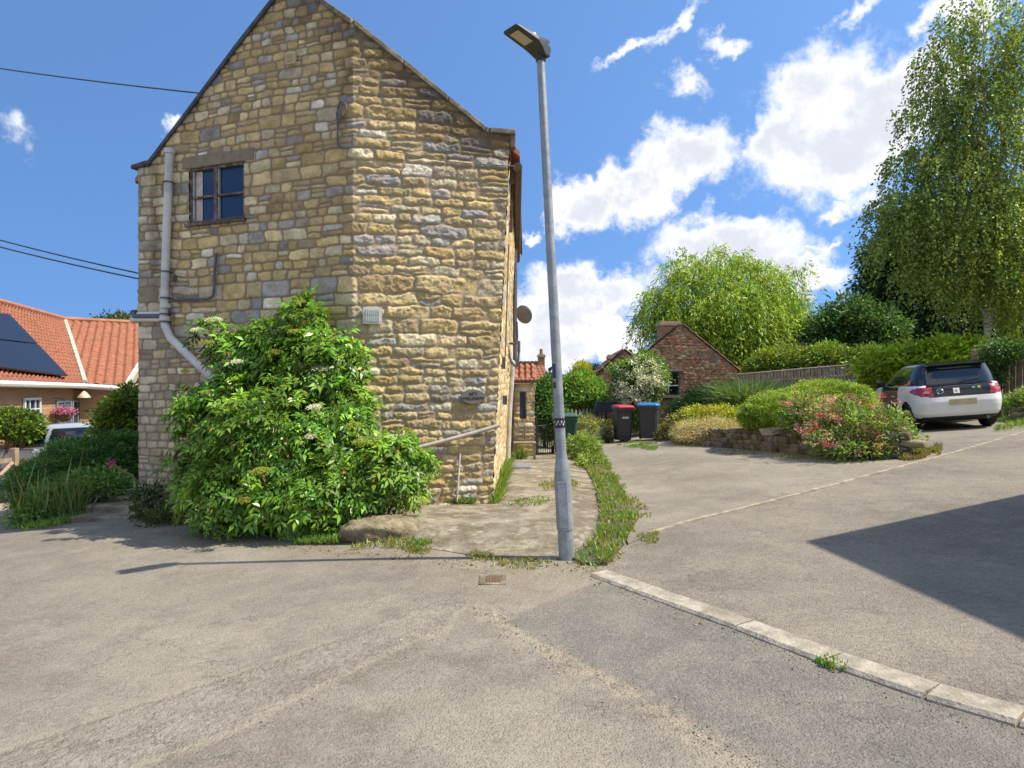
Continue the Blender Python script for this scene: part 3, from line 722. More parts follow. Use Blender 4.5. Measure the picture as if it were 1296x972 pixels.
mb = MB(); q = HP(UT, 4.78, 0); mb.box((q[0]+.045, q[1]+.12, 4.80), (.075, .3, .17)); mb.build('kneeler', COP, house, bevel=.012)
mb = along([.2, .9, 1.8, 2.66], [float(topz(s_)) for s_ in (.2, .9, 1.8, 2.61)], -.035, .03, .05, .2); mb.build('verge', SLATE, house)
along([-.09, .22], [4.70, 4.74], -.02, .035, .06, .3).build('kneeler', SLATE, house, bevel=.006)
# gutter and pipes on the sunny side
PBRN = simple('brown_gutter', (.10, .06, .035), .6, var=.3); PGRY = simple('grey_pvc', (.62, .60, .56), .35, var=.06, dirt=(.38, .38, .37)); PDK = simple('dark_pipe', (.10, .10, .11), .5)
PWH = simple('pale_downpipe', (.55, .52, .45), .5)
RX = lambda s_, z: Rr[0]+.049*(z-2.2)+.02*s_
mb = MB(); mb.tube([(RX(0, 4.5)+.12, 9.12, 4.50), (RX(0, 4.5)+.17, 16., 4.50)], .065, 10); mb.box((RX(0, 4.5)+.03, 9.25, 4.44), (.09, .05, .25)); mb.box((RX(0, 4.5)+.03, 9.9, 4.2), (.05, .05, .8)); mb.build('gutter', PBRN, house, smooth=True)
mb = MB(); mb.tube([(RX(5.2, 3.6)+.05, 14.2, z_) for z_ in (4.4, 3.2, 2.)]+[(RX(5.2, 1.9)+.05, 14.2, 1.75)], .045, 8); mb.build('downpipe', PDK, house, smooth=True)
xx = RX(4.6, 1)+.05
mb = MB(); mb.tube(bez([(xx-.02, 13.6, 2.05), (xx+.09, 13.6, 2.03), (xx+.09, 13.6, 1.9), (xx+.03, 13.6, 1.0), (xx, 13.6, .12)], 5), .045, 8); mb.build('downpipe', PWH, house, smooth=True)
mb = MB(); mb.box((RX(.75, 1.9)+.03, 9.75, 1.9), (.07, .07, .17)); mb.build('vent_box', PDK, house)
mb = MB(); mb.box((RX(1.6, 1.35)+.06, 10.6, 1.35), (.07, .07, .14)); mb.build('meter_box', PDK, house)
mb = MB(); mb.tube([(RX(.75, 2.4)+.04, 9.75, 2.0), (RX(.75, 3.4)+.04, 9.75, 3.6)], .01, 6); mb.build('conduit', PDK, house)
# grey soil pipe on the left face
def hp(px, py, n): u_, z_ = PU(px, py); return HP(u_, z_, n)
pts = [hp(221, 193, .085), hp(217, 300, .085), hp(214, 395, .085), hp(215, 412, .085), hp(222, 428, .09), hp(250, 455, .09), hp(295, 497, .09)]
mb = MB(); mb.tube(pts[:3]+[pts[3], pts[4]]+pts[5:], .055, 14)
for (px, py) in ((221, 194), (216, 388), (215, 404)): q = hp(px, py, .085); mb.tube([q+[0, 0, .03], q-[0, 0, .03]], .073, 14)
sp_ = mb.build('soil_pipe', PGRY, house, smooth=True)
mb = MB()
for py in (233, 345, 378, 398, 408):
    mb = MB(); q = hp(219-(py-233)*.024, py, .085); mb.tube([q+[0, 0, .008], q-[0, 0, .008]], .071, 14); mb.tube([q, q-np.array([*nL, 0])*.09+[.08, 0, 0]], .01, 6); mb.build('pipe_clip', PDK, sp_, smooth=True)
mb = MB(); q = hp(226, 353, .09); mb.tube([q, q+[.03, 0, 0]], .05, 12); mb.build('access_cap', PDK, sp_, smooth=True)
mb = MB(); mb.tube(bez([hp(277, 321, .05), hp(275, 345, .05), hp(274, 370, .05), hp(268, 378, .05), hp(250, 379, .05), hp(224, 380, .05)], 5), .018, 8); mb.build('waste_pipe', PDK, house, smooth=True)
mb = MB(); mb.tube([hp(177, 392, .03)+[-.06, .25, 0], hp(173, 396, .07), hp(176, 401, .07), hp(213, 401, .07)], .035, 8); mb.build('waste_pipe', PDK, house, smooth=True)
mb = MB(); mb.tube([hp(177, 405, .05)+[-.07, .3, 0], hp(171, 405, .06), hp(213, 405, .06)], .032, 8); mb.tube([hp(178, 398, .045), hp(213, 397, .045)], .03, 8); mb.build('waste_pipe', PGRY, house, smooth=True)
# rail-like pipe across the right face and thin upright
mb = MB(); mb.tube([hp(505, 572, .07), hp(560, 559, .07), hp(605, 547, .07), hp(636, 538, .06)], .028, 10)
for px, py in ((575, 555), (612, 545)): q = hp(px, py, .05); mb.tube([q, q-np.array([*nR, 0])*.06], .01, 6)
mb.build('condensate_pipe', simple('weathered_pipe', (.42, .36, .31), .6), house, smooth=True)
mb = MB(); mb.tube([hp(587, 574, .035), hp(586, 600, .04), hp(585, 634, .04)], .013, 8); mb.build('conduit', PGRY, house, smooth=True)
# cable loop
c0 = hp(436, 141, .055); 
lp = [hp(430, 186, .045), hp(430, 160, .045), hp(429, 145, .05)]+[c0+np.array([eL[0]*.065*math.cos(t), eL[1]*.065*math.cos(t), .10*math.sin(t)]) for t in np.linspace(math.pi*1.05, -math.pi*1.25, 16)]+[hp(437, 150, .055), hp(431, 158, .05)]
mb = MB(); mb.tube(lp, .011, 6); mb.tube(bez([hp(430, 186, .02), hp(438, 190, .03), hp(452, 187, .05), hp(500, 194, .05), hp(560, 206, .05), hp(640, 212, .05)], 4), .006, 5); mb.build('cable', PDK, house, smooth=True)
# air vents
VENT = simple('cream_vent', (.58, .47, .27), .7, var=.05); VENTW = simple('white_vent', (.52, .52, .50), .6, var=.05)
def vent(px, py, w_, h_, mt, horiz):
    u_, z_ = PU(px, py); n_ = nL if u_ < LA else nR; ang = math.atan2((eL if u_ < LA else eR)[1], (eL if u_ < LA else eR)[0])
    mb = MB(); c = HP(u_, z_, .045); mb.box(c, (w_, .04, h_), rz=ang)
    for k in range(-3, 4):
        for j in ((-1, 1) if not horiz else (0,)):
            if horiz: q = HP(u_, z_+k*h_*.115, .07); mb.box(q, (w_*.8, .012, h_*.05), rz=ang)
            else: q = HP(u_+k*w_*.11, z_+j*h_*.2, .07); mb.box(q, (w_*.045, .012, h_*.34), rz=ang)
    mb.build('air_vent', mt, house, bevel=.003)
vent(371, 76, .15, .15, VENT, False); vent(471, 400, .235, .21, VENTW, False)
# window
WOOD = simple('worn_brown_frame', (.085, .045, .035), .55, var=.4, vs=20, dirt=(.28, .25, .23), ds=9)
GLASSD, nt, b = newmat('window_glass'); b.inputs['Base Color'].default_value = (.012, .03, .075, 1); b.inputs['Roughness'].default_value = .04; b.inputs['Specular IOR Level'].default_value = .8
wd = thing_w = None
ang = math.atan2(eL[1], eL[0])
def wbox(mb, u0, u1, z0, z1, n0, n1): mb.hexa([HP(u0, z0, n1), HP(u1, z0, n1), HP(u1, z0, n0), HP(u0, z0, n0), HP(u0, z1, n1), HP(u1, z1, n1), HP(u1, z1, n0), HP(u0, z1, n0)])
mb = MB(); um = wu0+(wu1-wu0)*.47; zm = wz0+(wz1-wz0)*.47; f_ = .035
wbox(mb, wu0, wu0+f_, wz0, wz1, -.09, .0); wbox(mb, wu1-f_, wu1, wz0, wz1, -.09, .0)
wbox(mb, wu0+f_, wu1-f_, wz0, wz0+f_, -.09, -.001); wbox(mb, wu0+f_, wu1-f_, wz1-f_, wz1, -.09, -.001)
wbox(mb, um-.03, um+.03, wz0+f_, wz1-f_, -.085, -.004)
wbox(mb, wu0+f_, um-.03, zm-.015, zm+.015, -.08, -.012); wbox(mb, um+.03, wu1-f_, zm-.015, zm+.015, -.08, -.012)
win = mb.build('window', WOOD, house, bevel=.004)
SC_ = simple('flaking_paint', (.42, .41, .39), .7, var=.2, vs=30)
for (a, w__) in ((wu0+f_, .022), (um+.03, .012)):
    mb = MB(); wbox(mb, a, a+w__, wz0+f_, wz1-f_, -.07, -.02); mb.build('casement', SC_, win)
for (a, b_) in ((wu0+f_, um-.03), (um+.03, wu1-f_)):
    for (c_, e_) in ((wz0+f_, zm-.015), (zm+.015, wz1-f_)):
        mb = MB(); mb.quad([HP(a, c_, -.055), HP(b_, c_, -.055), HP(b_, e_, -.055), HP(a, e_, -.055)]); mb.build('pane', GLASSD, win)
CURT = simple('curtain', (.52, .45, .40), .9, var=.15, vs=15)
mb = MB(); n = 10; a = wu0+f_+.035; 
for (z0_, z1_) in ((wz0+f_+.004, zm-.017), (zm+.017, wz1-f_-.004)):
    cu = [HP(a+.013*k, z0_, -.050+.003*(k % 2)) for k in range(n)]; cu2 = [HP(a+.013*k, z1_, -.050+.003*(k % 2)) for k in range(n)]
    mb.add(cu+cu2, [(k, k+1, n+k+1, n+k) for k in range(n-1)])
mb.build('curtain', CURT, win)
mb = MB(); wbox(mb, wu0-.05, wu1+.03, wz0-.045, wz0-.002, -.05, .05); mb.build('window_sill', WOOD, win, bevel=.006)
LINT = simple('stone_lintel', (.25, .20, .13), .9, var=.15, vs=10, bump=.004, bs=60)
u2_, z2_ = PU(232, 208); u3_, z3_ = PU(322, 189)
mb = MB(); wbox(mb, u2_, u3_, wz1+.004, wz1+.165, -.05, .024); mb.build('lintel', LINT, house, bevel=.006)
# telephone wires reaching the left verge
WIRE = simple('wire', (.03, .03, .035), .5)
def wire(p0, p1, lab, sag=.12):
    P = [p0*(1-t)+p1*t-np.array([0, 0, 4*sag*t*(1-t)]) for t in np.linspace(0, 1, 14)]
    mb = MB(); mb.tube(P, .011, 5, False); tag(mb.build('telephone_wire', WIRE, origin=p1, smooth=True), lab, 'wire', 'overhead wires left of the cottage')
wire(U(-260, 38, 16), hp(252, 118, .0), 'single black overhead wire meeting the left roof edge of the cottage')
wire(U(-230, 232, 13), hp(176, 346, .0), 'upper of the two close wires meeting the cottage corner below the roof', .1)
wire(U(-230, 243, 13), hp(176, 353, .0), 'lower of the two close wires meeting the cottage corner below the roof', .1)

# house name plaque
def text_mesh(s_, size, mat, parent, M, name='lettering', ext=.002, align='CENTER'):
    cu = bpy.data.curves.new('t', 'FONT'); cu.body = s_; cu.size = size; cu.align_x = align; cu.align_y = 'CENTER'; cu.extrude = ext; cu.resolution_u = 2
    o = bpy.data.objects.new('t', cu); col.objects.link(o); bpy.context.view_layer.update()
    me = bpy.data.meshes.new_from_object(o.evaluated_get(bpy.context.evaluated_depsgraph_get())); bpy.data.objects.remove(o)
    V = np.array([v.co[:] for v in me.vertices]); c, ex, ey, ez = M
    Wd_ = c+V[:, :1]*ex+V[:, 1:2]*ey+V[:, 2:]*ez-ORG[parent]
    for v, q in zip(me.vertices, Wd_): v.co = q
    me.materials.clear(); return link(name, me, mat, parent, ORG[parent], False)
INK = simple('engraved_black', (.02, .018, .015), .7)
u_, z_ = PU(601, 502); c = HP(u_, z_, .05); sgn = thing('name_plaque', c, 'oval grey slate plaque on the rough right face of the cottage', 'name plaque')
mb = MB(); n = 40; eu = np.array([*eR, 0]); nn = np.array([*nR, 0]); up_ = np.array([0, 0, 1.])
ring = lambda s_, f_: [c+eu*.165*s_*math.cos(t)+up_*.095*s_*math.sin(t)+nn*f_ for t in np.linspace(0, 2*math.pi, n, endpoint=False)]
mb.add(ring(1, -.012)+ring(1, .008)+ring(.96, .012), [(i, (i+1) % n, n+(i+1) % n, n+i) for i in range(n)]+[(n+i, n+(i+1) % n, 2*n+(i+1) % n, 2*n+i) for i in range(n)]+[tuple(2*n+i for i in range(n))])
mb.build('plate', simple('plaque_slate', (.17, .155, .135), .6, var=.1), sgn)
text_mesh('N\u00ba1', .066, INK, sgn, (c+up_*.035+nn*.014, eu, up_, nn)); text_mesh('WELLGARTH', .048, INK, sgn, (c-up_*.022+nn*.014, eu, up_, nn))

# satellite dish on the side wall
DISH = simple('dish_grey', (.13, .135, .15), .5); q = U(661, 398, 12.6)
t = thing('satellite_dish', q, 'dark grey satellite dish on a bracket off the sunny side wall', 'satellite dish')
mb = MB(); n = 28; ax = unit(np.array([.5, .80, .35])); e1 = unit(np.cross(ax, [0, 0, 1])); e2 = np.cross(e1, ax); V = []
dc = q+np.array([.03, 0, 0])
for rr, dp in ((0, .0), (.06, .005), (.12, .022), (.165, .042)):
    for k in range(n): a = 2*math.pi*k/n; V.append(dc+rr*(e1*math.cos(a)+e2*math.sin(a)*1.05)+ax*(dp-.03))
mb.add(V, [(r0*n+k, r0*n+(k+1) % n, (r0+1)*n+(k+1) % n, (r0+1)*n+k) for r0 in range(3) for k in range(n)])
o = mb.build('dish', DISH, t, smooth=True); sd = o.modifiers.new('s', 'SOLIDIFY'); sd.thickness = .01
wx = RX(3.6, 2.9)+.0
mb = MB(); mb.tube(bez([(wx, 12.6, 2.35), (wx+.12, 12.6, 2.35), (wx+.15, 12.62, 2.45), (wx+.14, 12.62, 2.75)], 5), .02, 8); mb.tube([dc+[0, 0, -.1], dc+ax*.22+[0, 0, -.14]], .01, 6); mb.build('arm', PDK, t, smooth=True)
mb = MB(); mb.box(dc+ax*.22+[0, 0, -.13], (.05, .09, .05)); mb.build('receiver', PDK, t, bevel=.01)
t = thing('aerial_bracket', U(656, 470, 13), 'bent black bracket with an upright stub below the satellite dish', 'bracket')
mb = MB(); wx = RX(4, 2)
mb.tube(bez([(wx, 13, 2.45), (wx+.05, 13, 2.1), (wx+.14, 13, 1.95), (wx+.2, 13, 1.98), (wx+.22, 13, 2.25)], 5), .022, 8); mb.build('bracket_arm', PDK, t, smooth=True)
mb = MB(); mb.tube([(wx+.22, 13, 2.2), (wx+.22, 13, 2.42)], .03, 8); mb.build('stub', PDK, t, smooth=True)
# ------------------------------------------------------------ elder bush at the wall
ELD = (.17, .315, .04)
eb = W(370, 676); eb = np.array([eb[0], 8.15, float(G(eb[0], 8.15))])
bush = thing('elder_bush', eb, 'big bright green elder bush with creamy flower heads against the cottage wall', 'bush')
ells = [pell(350, 560, 86, 76, 8.0, .66), pell(395, 470, 52, 50, 8.3, .42), pell(390, 408, 17, 34, 8.4, .15), pell(308, 450, 32, 28, 8.55, .25), pell(345, 435, 34, 26, 8.5, .25), pell(432, 455, 24, 30, 8.25, .22), pell(275, 600, 42, 46, 8.3, .42),
        pell(312, 622, 68, 42, 7.8, .42), pell(485, 598, 44, 40, 7.75, .35), pell(400, 628, 64, 40, 7.6, .4), pell(432, 530, 38, 52, 8.1, .34), pell(256, 540, 20, 34, 8.6, .22), pell(512, 585, 24, 24, 7.85, .18), pell(290, 520, 50, 46, 8.4, .4), pell(268, 420, 18, 10, 8.6, .12), pell(232, 585, 10, 12, 8.4, .12)]
def elder(name, ells, nspr, seed, mat, parent, L=.092, c=ELD):
    r = np.random.default_rng(seed); sp_, sd_ = blob_pts(ells, nspr, .45, .34, seed)
    st = tints(nspr, c, .34, .10, r)
    szs = r.uniform(.55, 1.25, nspr)
    Ps, Ds, Ns, Ls, Cs_ = [], [], [], [], []
    # each spray: 4 pinnate leaves, each 7 leaflets
    for l in range(4):
        a = r.uniform(0, 6.28, nspr); ax = unit(sd_+np.array([0, -.25, .25])); 
        e1 = unit(np.cross(ax, r.normal(size=(nspr, 3)))); e2 = np.cross(ax, e1)
        dr = unit(ax*.55+(e1*np.cos(a)[:, None]+e2*np.sin(a)[:, None])*.9+np.array([0, 0, -.05])); nr = unit(ax+np.array([.1, -.15, .9])*.9+r.normal(size=(nspr, 3))*.25)
        sd2 = unit(np.cross(dr, nr)); rl = .19*szs[:, None]
        for t, s_ in ((.35, 1), (.35, -1), (.62, 1), (.62, -1), (.88, 1), (.88, -1), (.98, 0)):
            p = sp_+dr*rl*t-np.array([0, 0, .05])*t*t; dd_ = unit(dr*(.55 if s_ else 1)+sd2*s_*.9-np.array([0, 0, .22])+r.normal(size=(nspr, 3))*.12)
            Ps.append(p); Ds.append(dd_); Ns.append(unit(nr+r.normal(size=(nspr, 3))*.28)); Ls.append(L*1.05*szs*r.uniform(.75, 1.15, nspr)); q_ = st*np.exp(r.normal(0, .16, nspr))[:, None]; dead = r.random(nspr) < .025; q_[dead] = np.array([.34, .24, .06]); Cs_.append(q_)
    P = np.concatenate(Ps); Dn = np.concatenate(Ds); N = np.concatenate(Ns); Ln = np.concatenate(Ls); Cn = np.concatenate(Cs_)
    k = P[:, 2] > G(P[:, 0], P[:, 1])+.02
    # keep leaves in front of the wall
    u_t = (P[:, 0]-Cc[0])*nL[0]+(P[:, 1]-Cc[1])*nL[1]; u_r = (P[:, 0]-Cc[0])*nR[0]+(P[:, 1]-Cc[1])*nR[1]
    k &= np.where(P[:, 0] < Cc[0], u_t > .04, u_r > .05)
    return leaves(name, P[k], Dn[k], N[k], Ln[k], Ln[k]*.36, np.clip(Cn[k], .004, .9), mat, parent, curl=.22)
elder('foliage', ells, 2000, 21, LEAFG, bush)
mb = MB(); r_ = np.random.default_rng(5)
for k in range(14):
    tp, _ = blob_pts(ells, 1, .4, .1, 300+k); tp = tp[0]; b0 = eb+np.array([r_.normal(0, .2), r_.normal(0, .1), 0])
    mb.tube(bez([b0, b0*.6+tp*.4+[0, 0, .15], tp], 5), [.022-.0013*i for i in range(11)], 6)
mb.build('stems', BARK, bush, smooth=True)
def umbel(c, rad, parent, seed, colr=(.62, .62, .42), up=(0, -.25, 1.)):
    r = np.random.default_rng(seed); n = 330; rad = rad*1.15; a = r.uniform(0, 6.28, n); q = rad*np.sqrt(r.random(n)); ax = unit(np.array(up)); e1 = unit(np.cross(ax, [0, 1, 0])); e2 = np.cross(ax, e1)
    P = c+e1*(q*np.cos(a))[:, None]+e2*(q*np.sin(a))[:, None]+ax*((.25*rad*(1-(q/rad)**2))+r.normal(0, .004, n))[:, None]
    leaves('flower_head', P, unit(r.normal(size=(n, 3))), np.tile(ax, (n, 1)), .016, .013, tints(n, colr, .15, .05, r), PETAL, parent, curl=0)
for i, (px, py, rr, cc) in enumerate([(270, 405, .09, 0), (250, 418, .07, 0), (408, 466, .11, 0), (398, 516, .08, 0), (393, 553, .06, 0), (380, 382, .06, 1), (262, 434, .07, 1), (348, 446, .09, 1), (262, 497, .06, 1), (330, 597, .1, 1), (300, 458, .06, 0), (448, 538, .07, 1), (235, 470, .05, 1), (458, 560, .1, 1), (310, 633, .05, 1), (372, 420, .07, 1), (515, 545, .06, 1)]):
    d_ = 7.45 if py > 500 else 7.95
    if py > 590: d_ = 7.05
    umbel(U(px, py, d_), rr, bush, i, (.66, .66, .50) if cc == 0 else (.33, .36, .05))

# ------------------------------------------------------------ lamp post
q0 = W(718, 708); zt = EYE+(CY-70)/F*6.2; top = np.array([(684-CX)/F*6.2, 6.2, zt]); base = np.array([q0[0], 6.23, q0[2]-.05])
GALV, nt, b = newmat('galvanised'); ps = nt.pos()
c = nt.mix(nt.sm(nt.noise(9, 5, .7, vec=ps), .35, .65), (.25, .28, .30), (.36, .385, .40)); c = nt.mix(nt.m('MULTIPLY', nt.sm(nt.noise(30, 4, .7, vec=ps), .5, .75), .3), c, (.2, .21, .21))
nt.put(b.inputs['Base Color'], c); b.inputs['Roughness'].default_value = .55; b.inputs['Metallic'].default_value = .35; nt.put(b.inputs['Normal'], nt.bump(nt.noise(20, 4, vec=ps), .002))
lamp = thing('street_lamp', (base[0], base[1], q0[2]), 'tall galvanised lamp post leaning slightly at the tip of the grass strip', 'street lamp')
pz = lambda py: base+(top-base)*((708-py)/(708-70))
mb = MB()
prof = [(715, .073), (664, .071), (663.5, .078), (600, .077), (597, .074), (585, .066), (570, .049), (566, .047), (300, .041), (70, .036)]
mb.tube([pz(p_) for p_, _ in prof], [r__ for _, r__ in prof], 24); mb.build('column', GALV, lamp, smooth=True)
mb = MB(); q = pz(632); mb.box(q+np.array([-.012, -.076, 0]), (.085, .006, .42), ry=-.05); mb.build('access_door', GALV, lamp, bevel=.006)
LBLU = simple('blue_sticker', (.02, .045, .16), .5); LBLK = simple('black_band', (.03, .03, .032), .5); LWHT = simple('white_mark', (.6, .6, .58), .6)
mb = MB(); mb.tube([pz(536), pz(524)], .0495, 20, False); bd = mb.build('label_band', LBLK, lamp, smooth=True)
mb = MB()
for k in range(7):
    a = -2.6+k*.33; q = pz(530+(k % 2)*3-1.5)+np.array([.051*math.cos(a), .051*math.sin(a), 0]); mb.box(q, (.011, .003, .022 if k % 3 else .012), rz=a+1.57)
mb.build('marking', LWHT, bd)
mb = MB(); q = pz(465)
n = 6
V = [pz(p_)+np.array([.0465*math.cos(a), .0465*math.sin(a), 0]) for p_ in (474, 456) for a in np.linspace(-2.9, -1.9, n)]
mb.add(V, [(k, k+1, n+k+1, n+k) for k in range(n-1)]); mb.build('sticker', LBLU, lamp)
V = [pz(p_)+np.array([.0465*math.cos(a), .0465*math.sin(a), 0]) for p_ in (487, 479) for a in np.linspace(-2.7, -2.0, n)]
mb = MB(); mb.add(V, [(k, k+1, n+k+1, n+k) for k in range(n-1)]); mb.build('sticker', LBLK, lamp)
# head: flat lantern pointing left and towards the viewer
HB = simple('lantern_casing', (.045, .042, .042), .5); 
hd = unit(np.array([-.74, -.60, .17])); hs = unit(np.cross(hd, [0, 0, 1])); hu = np.cross(hs, hd); h0 = top+np.array([.02, .0, .03])
def hp3(a, b_, c_): return h0+(hd*a+hs*b_*1.1+hu*c_*1.25)*.84
mb = MB(); prof = [(-.07, .05, -.035, .05), (.02, .075, -.055, .06), (.10, .10, -.02, .05), (.17, .115, .0, .04), (.44, .11, .012, .035), (.47, .10, .016, .03)]
V = []
for a, w_, l_, u_ in prof: V += [hp3(a, -w_, l_), hp3(a, w_, l_), hp3(a, w_*.92, u_), hp3(a, -w_*.92, u_)]
mb.add(V, [(k*4+j, k*4+(j+1) % 4, (k+1)*4+(j+1) % 4, (k+1)*4+j) for k in range(5) for j in range(4)]+[(3, 2, 1, 0), (20, 21, 22, 23)]); lh = mb.build('lantern', HB, lamp, bevel=.008)
LEDM, nt, b = newmat('led_panel'); b.inputs['Base Color'].default_value = (.50, .42, .27, 1); b.inputs['Roughness'].default_value = .3
mb = MB(); mb.quad([hp3(.20, -.062, -.004), hp3(.41, -.062, .007), hp3(.41, .062, .007), hp3(.20, .062, -.004)]); o = mb.build('led_panel', LEDM, lh)
mb = MB()
for k in range(-3, 4): mb.box(hp3(.05, k*.022, .068), (.12, .006, .02), rz=math.atan2(hd[1], hd[0]))
mb.build('cooling_fins', HB, lh)
mb = MB(); mb.tube([hp3(.16, 0, .035), hp3(.16, 0, .075), hp3(.16, 0, .10), hp3(.16, 0, .112)], [.036, .036, .03, .012], 16); mb.build('photocell', simple('white_cap', (.6, .62, .63), .35), lh, smooth=True)
mb = MB(); mb.tube([top-(top-base)*.012, top+np.array([0, 0, .03])], .045, 16); mb.build('spigot', HB, lamp, smooth=True)

# ------------------------------------------------------------ wheeled bins
def bin_(px, d_, w_, h_, labs, bodyc, lidc, ang, badge=None, grp='wheeled bins along the far end of the drive'):
    q = at(px, d_); q[2] += .02
    t = thing('wheelie_bin', q, labs, 'wheelie bin', grp); cs, sn = math.cos(ang), math.sin(ang)
    T = lambda P: [q+np.array([p[0]*cs-p[1]*sn, p[0]*sn+p[1]*cs, p[2]]) for p in P]
    bm_ = simple('bin_body', bodyc, .5, var=.1); lm_ = simple('bin_lid', lidc, .4, var=.08)
    mb = MB(); n = []; hb = h_*.90
    lv = [(.06, .80, .72), (.5*hb, .88, .86), (hb-.07, .95, .97), (hb-.065, 1.02, 1.04), (hb, 1.02, 1.04)]
    V = []
    for z, sx_, sy_ in lv:
        X = w_/2*sx_; Y = w_*.6*sy_; c_ = .05
        V += T([(-X+c_, -Y, z), (X-c_, -Y, z), (X, -Y+c_, z), (X, Y-c_, z), (X-c_, Y, z), (-X+c_, Y, z), (-X, Y-c_, z), (-X, -Y+c_, z)])
    k8 = 8; mb.add(V, [(k*k8+j, k*k8+(j+1) % k8, (k+1)*k8+(j+1) % k8, (k+1)*k8+j) for k in range(4) for j in range(k8)]+[tuple(range(7, -1, -1)), tuple(range(32, 40))])
    for s_ in (-.28, 0, .28):
        mb.hexa(T([(s_*w_-.012, -w_*.6*.72-.012, .1), (s_*w_+.012, -w_*.6*.72-.012, .1), (s_*w_+.012, -w_*.6*.72+.02, .1), (s_*w_-.012, -w_*.6*.72+.02, .1),
                   (s_*w_*1.15-.012, -w_*.6*.96-.008, hb-.12), (s_*w_*1.15+.012, -w_*.6*.96-.008, hb-.12), (s_*w_*1.15+.012, -w_*.6*.9, hb-.12), (s_*w_*1.15-.012, -w_*.6*.9, hb-.12)]))
    mb.build('body', bm_, t)
    mb = MB(); V = []
    for z, sx_, sy_ in ((hb+.003, 1.08, 1.1), (hb+.04, 1.08, 1.1), (hb+.075, .98, 1.0), (hb+.095, .7, .7)):
        X = w_/2*sx_; Y = w_*.6*sy_; c_ = .06; V += T([(-X+c_, -Y, z), (X-c_, -Y, z), (X, -Y+c_, z), (X, Y-c_, z), (X-c_, Y, z), (-X+c_, Y, z), (-X, Y-c_, z), (-X, -Y+c_, z)])
    mb.add(V, [(k*k8+j, k*k8+(j+1) % k8, (k+1)*k8+(j+1) % k8, (k+1)*k8+j) for k in range(3) for j in range(k8)]+[tuple(range(7, -1, -1)), tuple(range(24, 32))]); mb.build('lid', lm_, t, smooth=False, bevel=.012)
    rub = simple('tyre_rubber', (.02, .02, .02), .8, var=.1)
    for s_ in (-1, 1):
        mb = MB(); mb.tube(T([(s_*w_*.42, w_*.55, .1), (s_*w_*.52, w_*.55, .1)]), .1, 16); mb.build('wheel', rub, t, smooth=True)
    mb = MB(); mb.tube(T([(-w_*.45, w_*.68, hb-.02), (w_*.45, w_*.68, hb-.02)]), .016, 8)
    for s_ in (-1, 0, 1): mb.tube(T([(s_*w_*.4, w_*.58, hb-.02), (s_*w_*.4, w_*.68, hb-.02)]), .014, 6)
    mb.build('handle', bm_, t)
    if badge:
        mb = MB(); mb.hexa(T([(-.09, -w_*.6*.95-.012, hb*.70), (.09, -w_*.6*.95-.012, hb*.70), (.09, -w_*.6*.9, hb*.7), (-.09, -w_*.6*.9, hb*.7), (-.09, -w_*.6*.98-.012, hb*.75), (.09, -w_*.6*.98-.012, hb*.75), (.09, -w_*.6*.9, hb*.75), (-.09, -w_*.6*.9, hb*.75)])); mb.build('badge', LWHT, t)
    return t
bin_(788, 19.6, .50, 1.07, 'charcoal wheelie bin with a crimson lid and a small white badge', (.05, .046, .05), (.42, .03, .06), .12, True)
bin_(821, 19.4, .57, 1.07, 'charcoal wheelie bin with a bright blue lid', (.045, .045, .05), (.03, .17, .38), -.30)
bin_(715, 16.6, .54, 1.02, 'dark green wheelie bin behind the lamp post', (.02, .065, .045), (.03, .09, .055), .1)

# ------------------------------------------------------------ porch, gate, bench, cottages beyond
BRK, nt, b = newmat('old_brick')
def brickmat(name, c1, c2, mort, sc_=1., rough=.9, stain=(.16, .10, .07), st=.5):
    m, nt, b = newmat(name); uv = nt.new('ShaderNodeTexCoord').outputs['UV']
    t = nt.new('ShaderNodeTexBrick'); nt.l.new(uv, t.inputs[0]); t.inputs['Scale'].default_value = 1; t.inputs['Brick Width'].default_value = .225*sc_; t.inputs['Row Height'].default_value = .075*sc_; t.inputs['Mortar Size'].default_value = .008*sc_; t.inputs['Bias'].default_value = 0; t.inputs['Mortar Smooth'].default_value = .3
    nt.put(t.inputs['Color1'], c1); nt.put(t.inputs['Color2'], c2); nt.put(t.inputs['Mortar'], mort)
    ps = nt.pos(); c = nt.mix(nt.m('MULTIPLY', nt.sm(nt.noise(1.3, 6, .7, vec=ps), .42, .66), st), t.outputs[0], stain)
    c = nt.mix(nt.m('MULTIPLY', nt.sm(nt.noise(5, 5, .7, vec=ps), .5, .72), st*.8), c, tuple(min(1, x*1.5) for x in mort))
    nt.put(b.inputs['Base Color'], c); b.inputs['Roughness'].default_value = rough
    nt.put(b.inputs['Normal'], nt.bump(t.outputs['Fac'], .01, -1.)) if False else None
    nt.put(b.inputs['Normal'], nt.bump(nt.m('ADD', nt.m('MULTIPLY', t.outputs['Fac'], -1.), nt.noise(20, 4, .7, vec=ps)), .012)); return m
BRK = brickmat('old_brick', (.50, .19, .085), (.20, .085, .06), (.42, .33, .22), sc_=1.25, st=.7, stain=(.36, .27, .17))
BRK2 = brickmat('orange_brick', (.46, .27, .13), (.38, .20, .095), (.42, .33, .22), st=.18, stain=(.3, .18, .1))
TIMB = simple('weathered_timber', (.24, .20, .15), .85, var=.35, vs=6, bump=.01, dirt=(.12, .1, .08))
